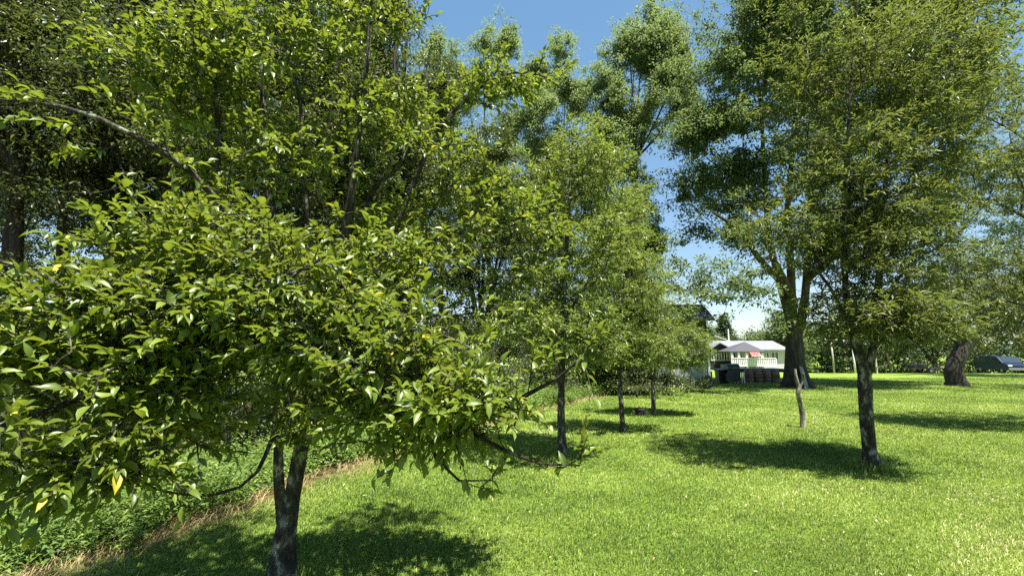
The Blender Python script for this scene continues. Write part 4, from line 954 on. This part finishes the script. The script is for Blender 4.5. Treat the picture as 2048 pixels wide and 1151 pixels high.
# long tufts round the foot of the plum tree
def weeds(seed, n, y0, y1, d0, d1, name, label, hmax, leaf):
    r = np.random.default_rng(seed); y = y0 * (y1 / y0) ** r.random(n); d = d0 + (d1 - d0) * r.random(n) ** .8; d = d * (1 + .5 * fbm(y * 1.4, y * .3, 4)) + .18 * fbm(y * 3.1, y, 5); x = edge(y) - d
    hm = hmax * (.45 + .55 * np.clip(d / 1.2, 0, 1)) * (.8 + .5 * np.sin(x * 2.1 + y) * np.sin(y * 1.6) * np.sin(x * .7 + y * 2.9))
    base = np.stack([x, y, zf(x, y)], -1); k = 11; idx = np.repeat(np.arange(n), k); f = np.tile(np.linspace(.25, 1, k), n)
    a = r.random(n)[idx] * 6.28 + np.tile(np.arange(k) * 2.4, n); ln_ = r.normal(0, .16, (n, 3)); ln_[:, 2] = 1
    hh = hm * r.uniform(.5, 1.15, n)
    pos = base[idx] + ln_[idx] * (hh[idx] * f)[:, None] + r.normal(0, .012, (n * k, 3))
    dd = np.stack([np.cos(a), np.sin(a), r.uniform(-.35, .25, n * k)], -1)
    sc = (np.maximum(y, 4) / 4)[idx] ** .4
    l_ = leaf * r.uniform(.5, 1.2, n * k) * sc * (1.1 - .4 * f)
    rn = np.clip(.6 * r.random(n)[idx] + .4 * r.random(n * k) , 0, 1)
    me = leaves_mesh(name, pos, dd, np.array((0, 0, 1.)) + r.normal(0, .35, (n * k, 3)), l_, l_ * .62, T_mid(), rn)
    tag(link(name, me, M['leaf_weed']), label, 'weeds', kind='stuff')
weeds(7, 21000, 2.2, 24, .22, 4.5, 'weeds', 'knee high bright green weeds growing between the lawn and the dark wood', .85, .068)

def ring(seed, n, cx, cy, r0, h, name, label):
    r = np.random.default_rng(seed); a = r.random(n) * 6.283; q = r0 + np.abs(r.normal(0, .17, n)); x = cx + np.cos(a) * q; y = cy + np.sin(a) * q
    p = np.stack([x, y, zf(x, y)], -1); hh = h * r.uniform(.3, 1.2, n) * np.exp(-(q - r0) * 2.5); b = r.random(n) * 6.283
    ld = np.stack([np.cos(b), np.sin(b), 0 * b], -1); sd = np.stack([-np.sin(b + .6), np.cos(b + .6), 0 * b], -1); W = .0028; H = hh[:, None]; lv = r.uniform(.1, 1, n)[:, None]
    V = np.stack([p - sd * W, p + sd * W, p + ld * H * lv * .3 + np.array((0, 0, .6)) * H - sd * W * .8, p + ld * H * lv * .3 + np.array((0, 0, .6)) * H + sd * W * .8, p + ld * H * lv * .9 + np.array((0, 0, 1.)) * H * (1 - .3 * lv)], 1).reshape(-1, 3)
    o = (np.arange(n) * 5)[:, None]
    o = link(name, np_mesh(name, V, [np.array([[0, 1, 3, 2]]) + o, np.array([[2, 3, 4]]) + o], False, np.repeat(np.clip(r.random(n) * .9 + .05, 0, 1), 5)), M['grass'])
    tag(o, label, 'grass', kind='stuff')
ring(1, 1500, at(1745, 940, 6.45)[0], 6.45, .06, .22, 'long_grass', 'longer uncut grass round the foot of the forked plum trunk')
ring(2, 900, b0[0], b0[1], .07, .10, 'long_grass', 'longer uncut grass round the foot of the nearest tree')
ring(3, 900, at(1125, 910, 7.4)[0], 7.4, .05, .15, 'long_grass', 'longer grass round the trunk behind the sprig of the nearest tree')
# fallen leaves and small weeds in the turf
r = np.random.default_rng(77); n = 420; y = 2.6 * (16 / 2.6) ** r.random(n); x = r.uniform(-1, 1.25, n) * y; k = x > edge(y) + .1; x = x[k]; y = y[k]; n = len(x)
p = np.stack([x, y, zf(x, y) + .03 + r.random(n) * .012], -1); d = r.normal(0, 1, (n, 3)); d[:, 2] *= .2
M['fallen'] = leaf_mat('fallen', [(0, (.25, .15, .06)), (.5, (.45, .36, .12)), (1, (.6, .55, .35))], trans=(.4, .3, .1), tmix=.2, rough=.7)
tag(link('fallen_leaves', leaves_mesh('fallen_leaves', p, d, np.array((0, 0, 1.)) + r.normal(0, .3, (n, 3)), r.uniform(.02, .045, n), r.uniform(.014, .03, n), T_mid(), r.random(n)), M['fallen']), 'small yellow and brown fallen leaves scattered over the lawn', 'fallen leaves', kind='stuff')
n = 5200; y = 2.5 * (16 / 2.5) ** r.random(n); x = r.uniform(-1, 1.25, n) * y; k = (x > edge(y) + .1) & (fbm(x * .9, y * .9, 21) > .25); x = x[k]; y = y[k]; n = len(x); idx = np.repeat(np.arange(n), 3); m = n * 3
p = np.stack([x, y, zf(x, y) + .028], -1)[idx]; a = r.random(n)[idx] * 6.28 + np.tile([0, 2.1, 4.2], n); d = np.stack([np.cos(a), np.sin(a), np.full(m, .15)], -1)
tag(link('clover', leaves_mesh('clover', p, d, np.array((0, 0, 1.)) + r.normal(0, .2, (m, 3)), r.uniform(.016, .03, m), r.uniform(.014, .026, m), T_mid(), r.random(m) * .8), M['leaf_weed']), 'patches of low clover leaves growing through the mown lawn', 'clover', kind='stuff')
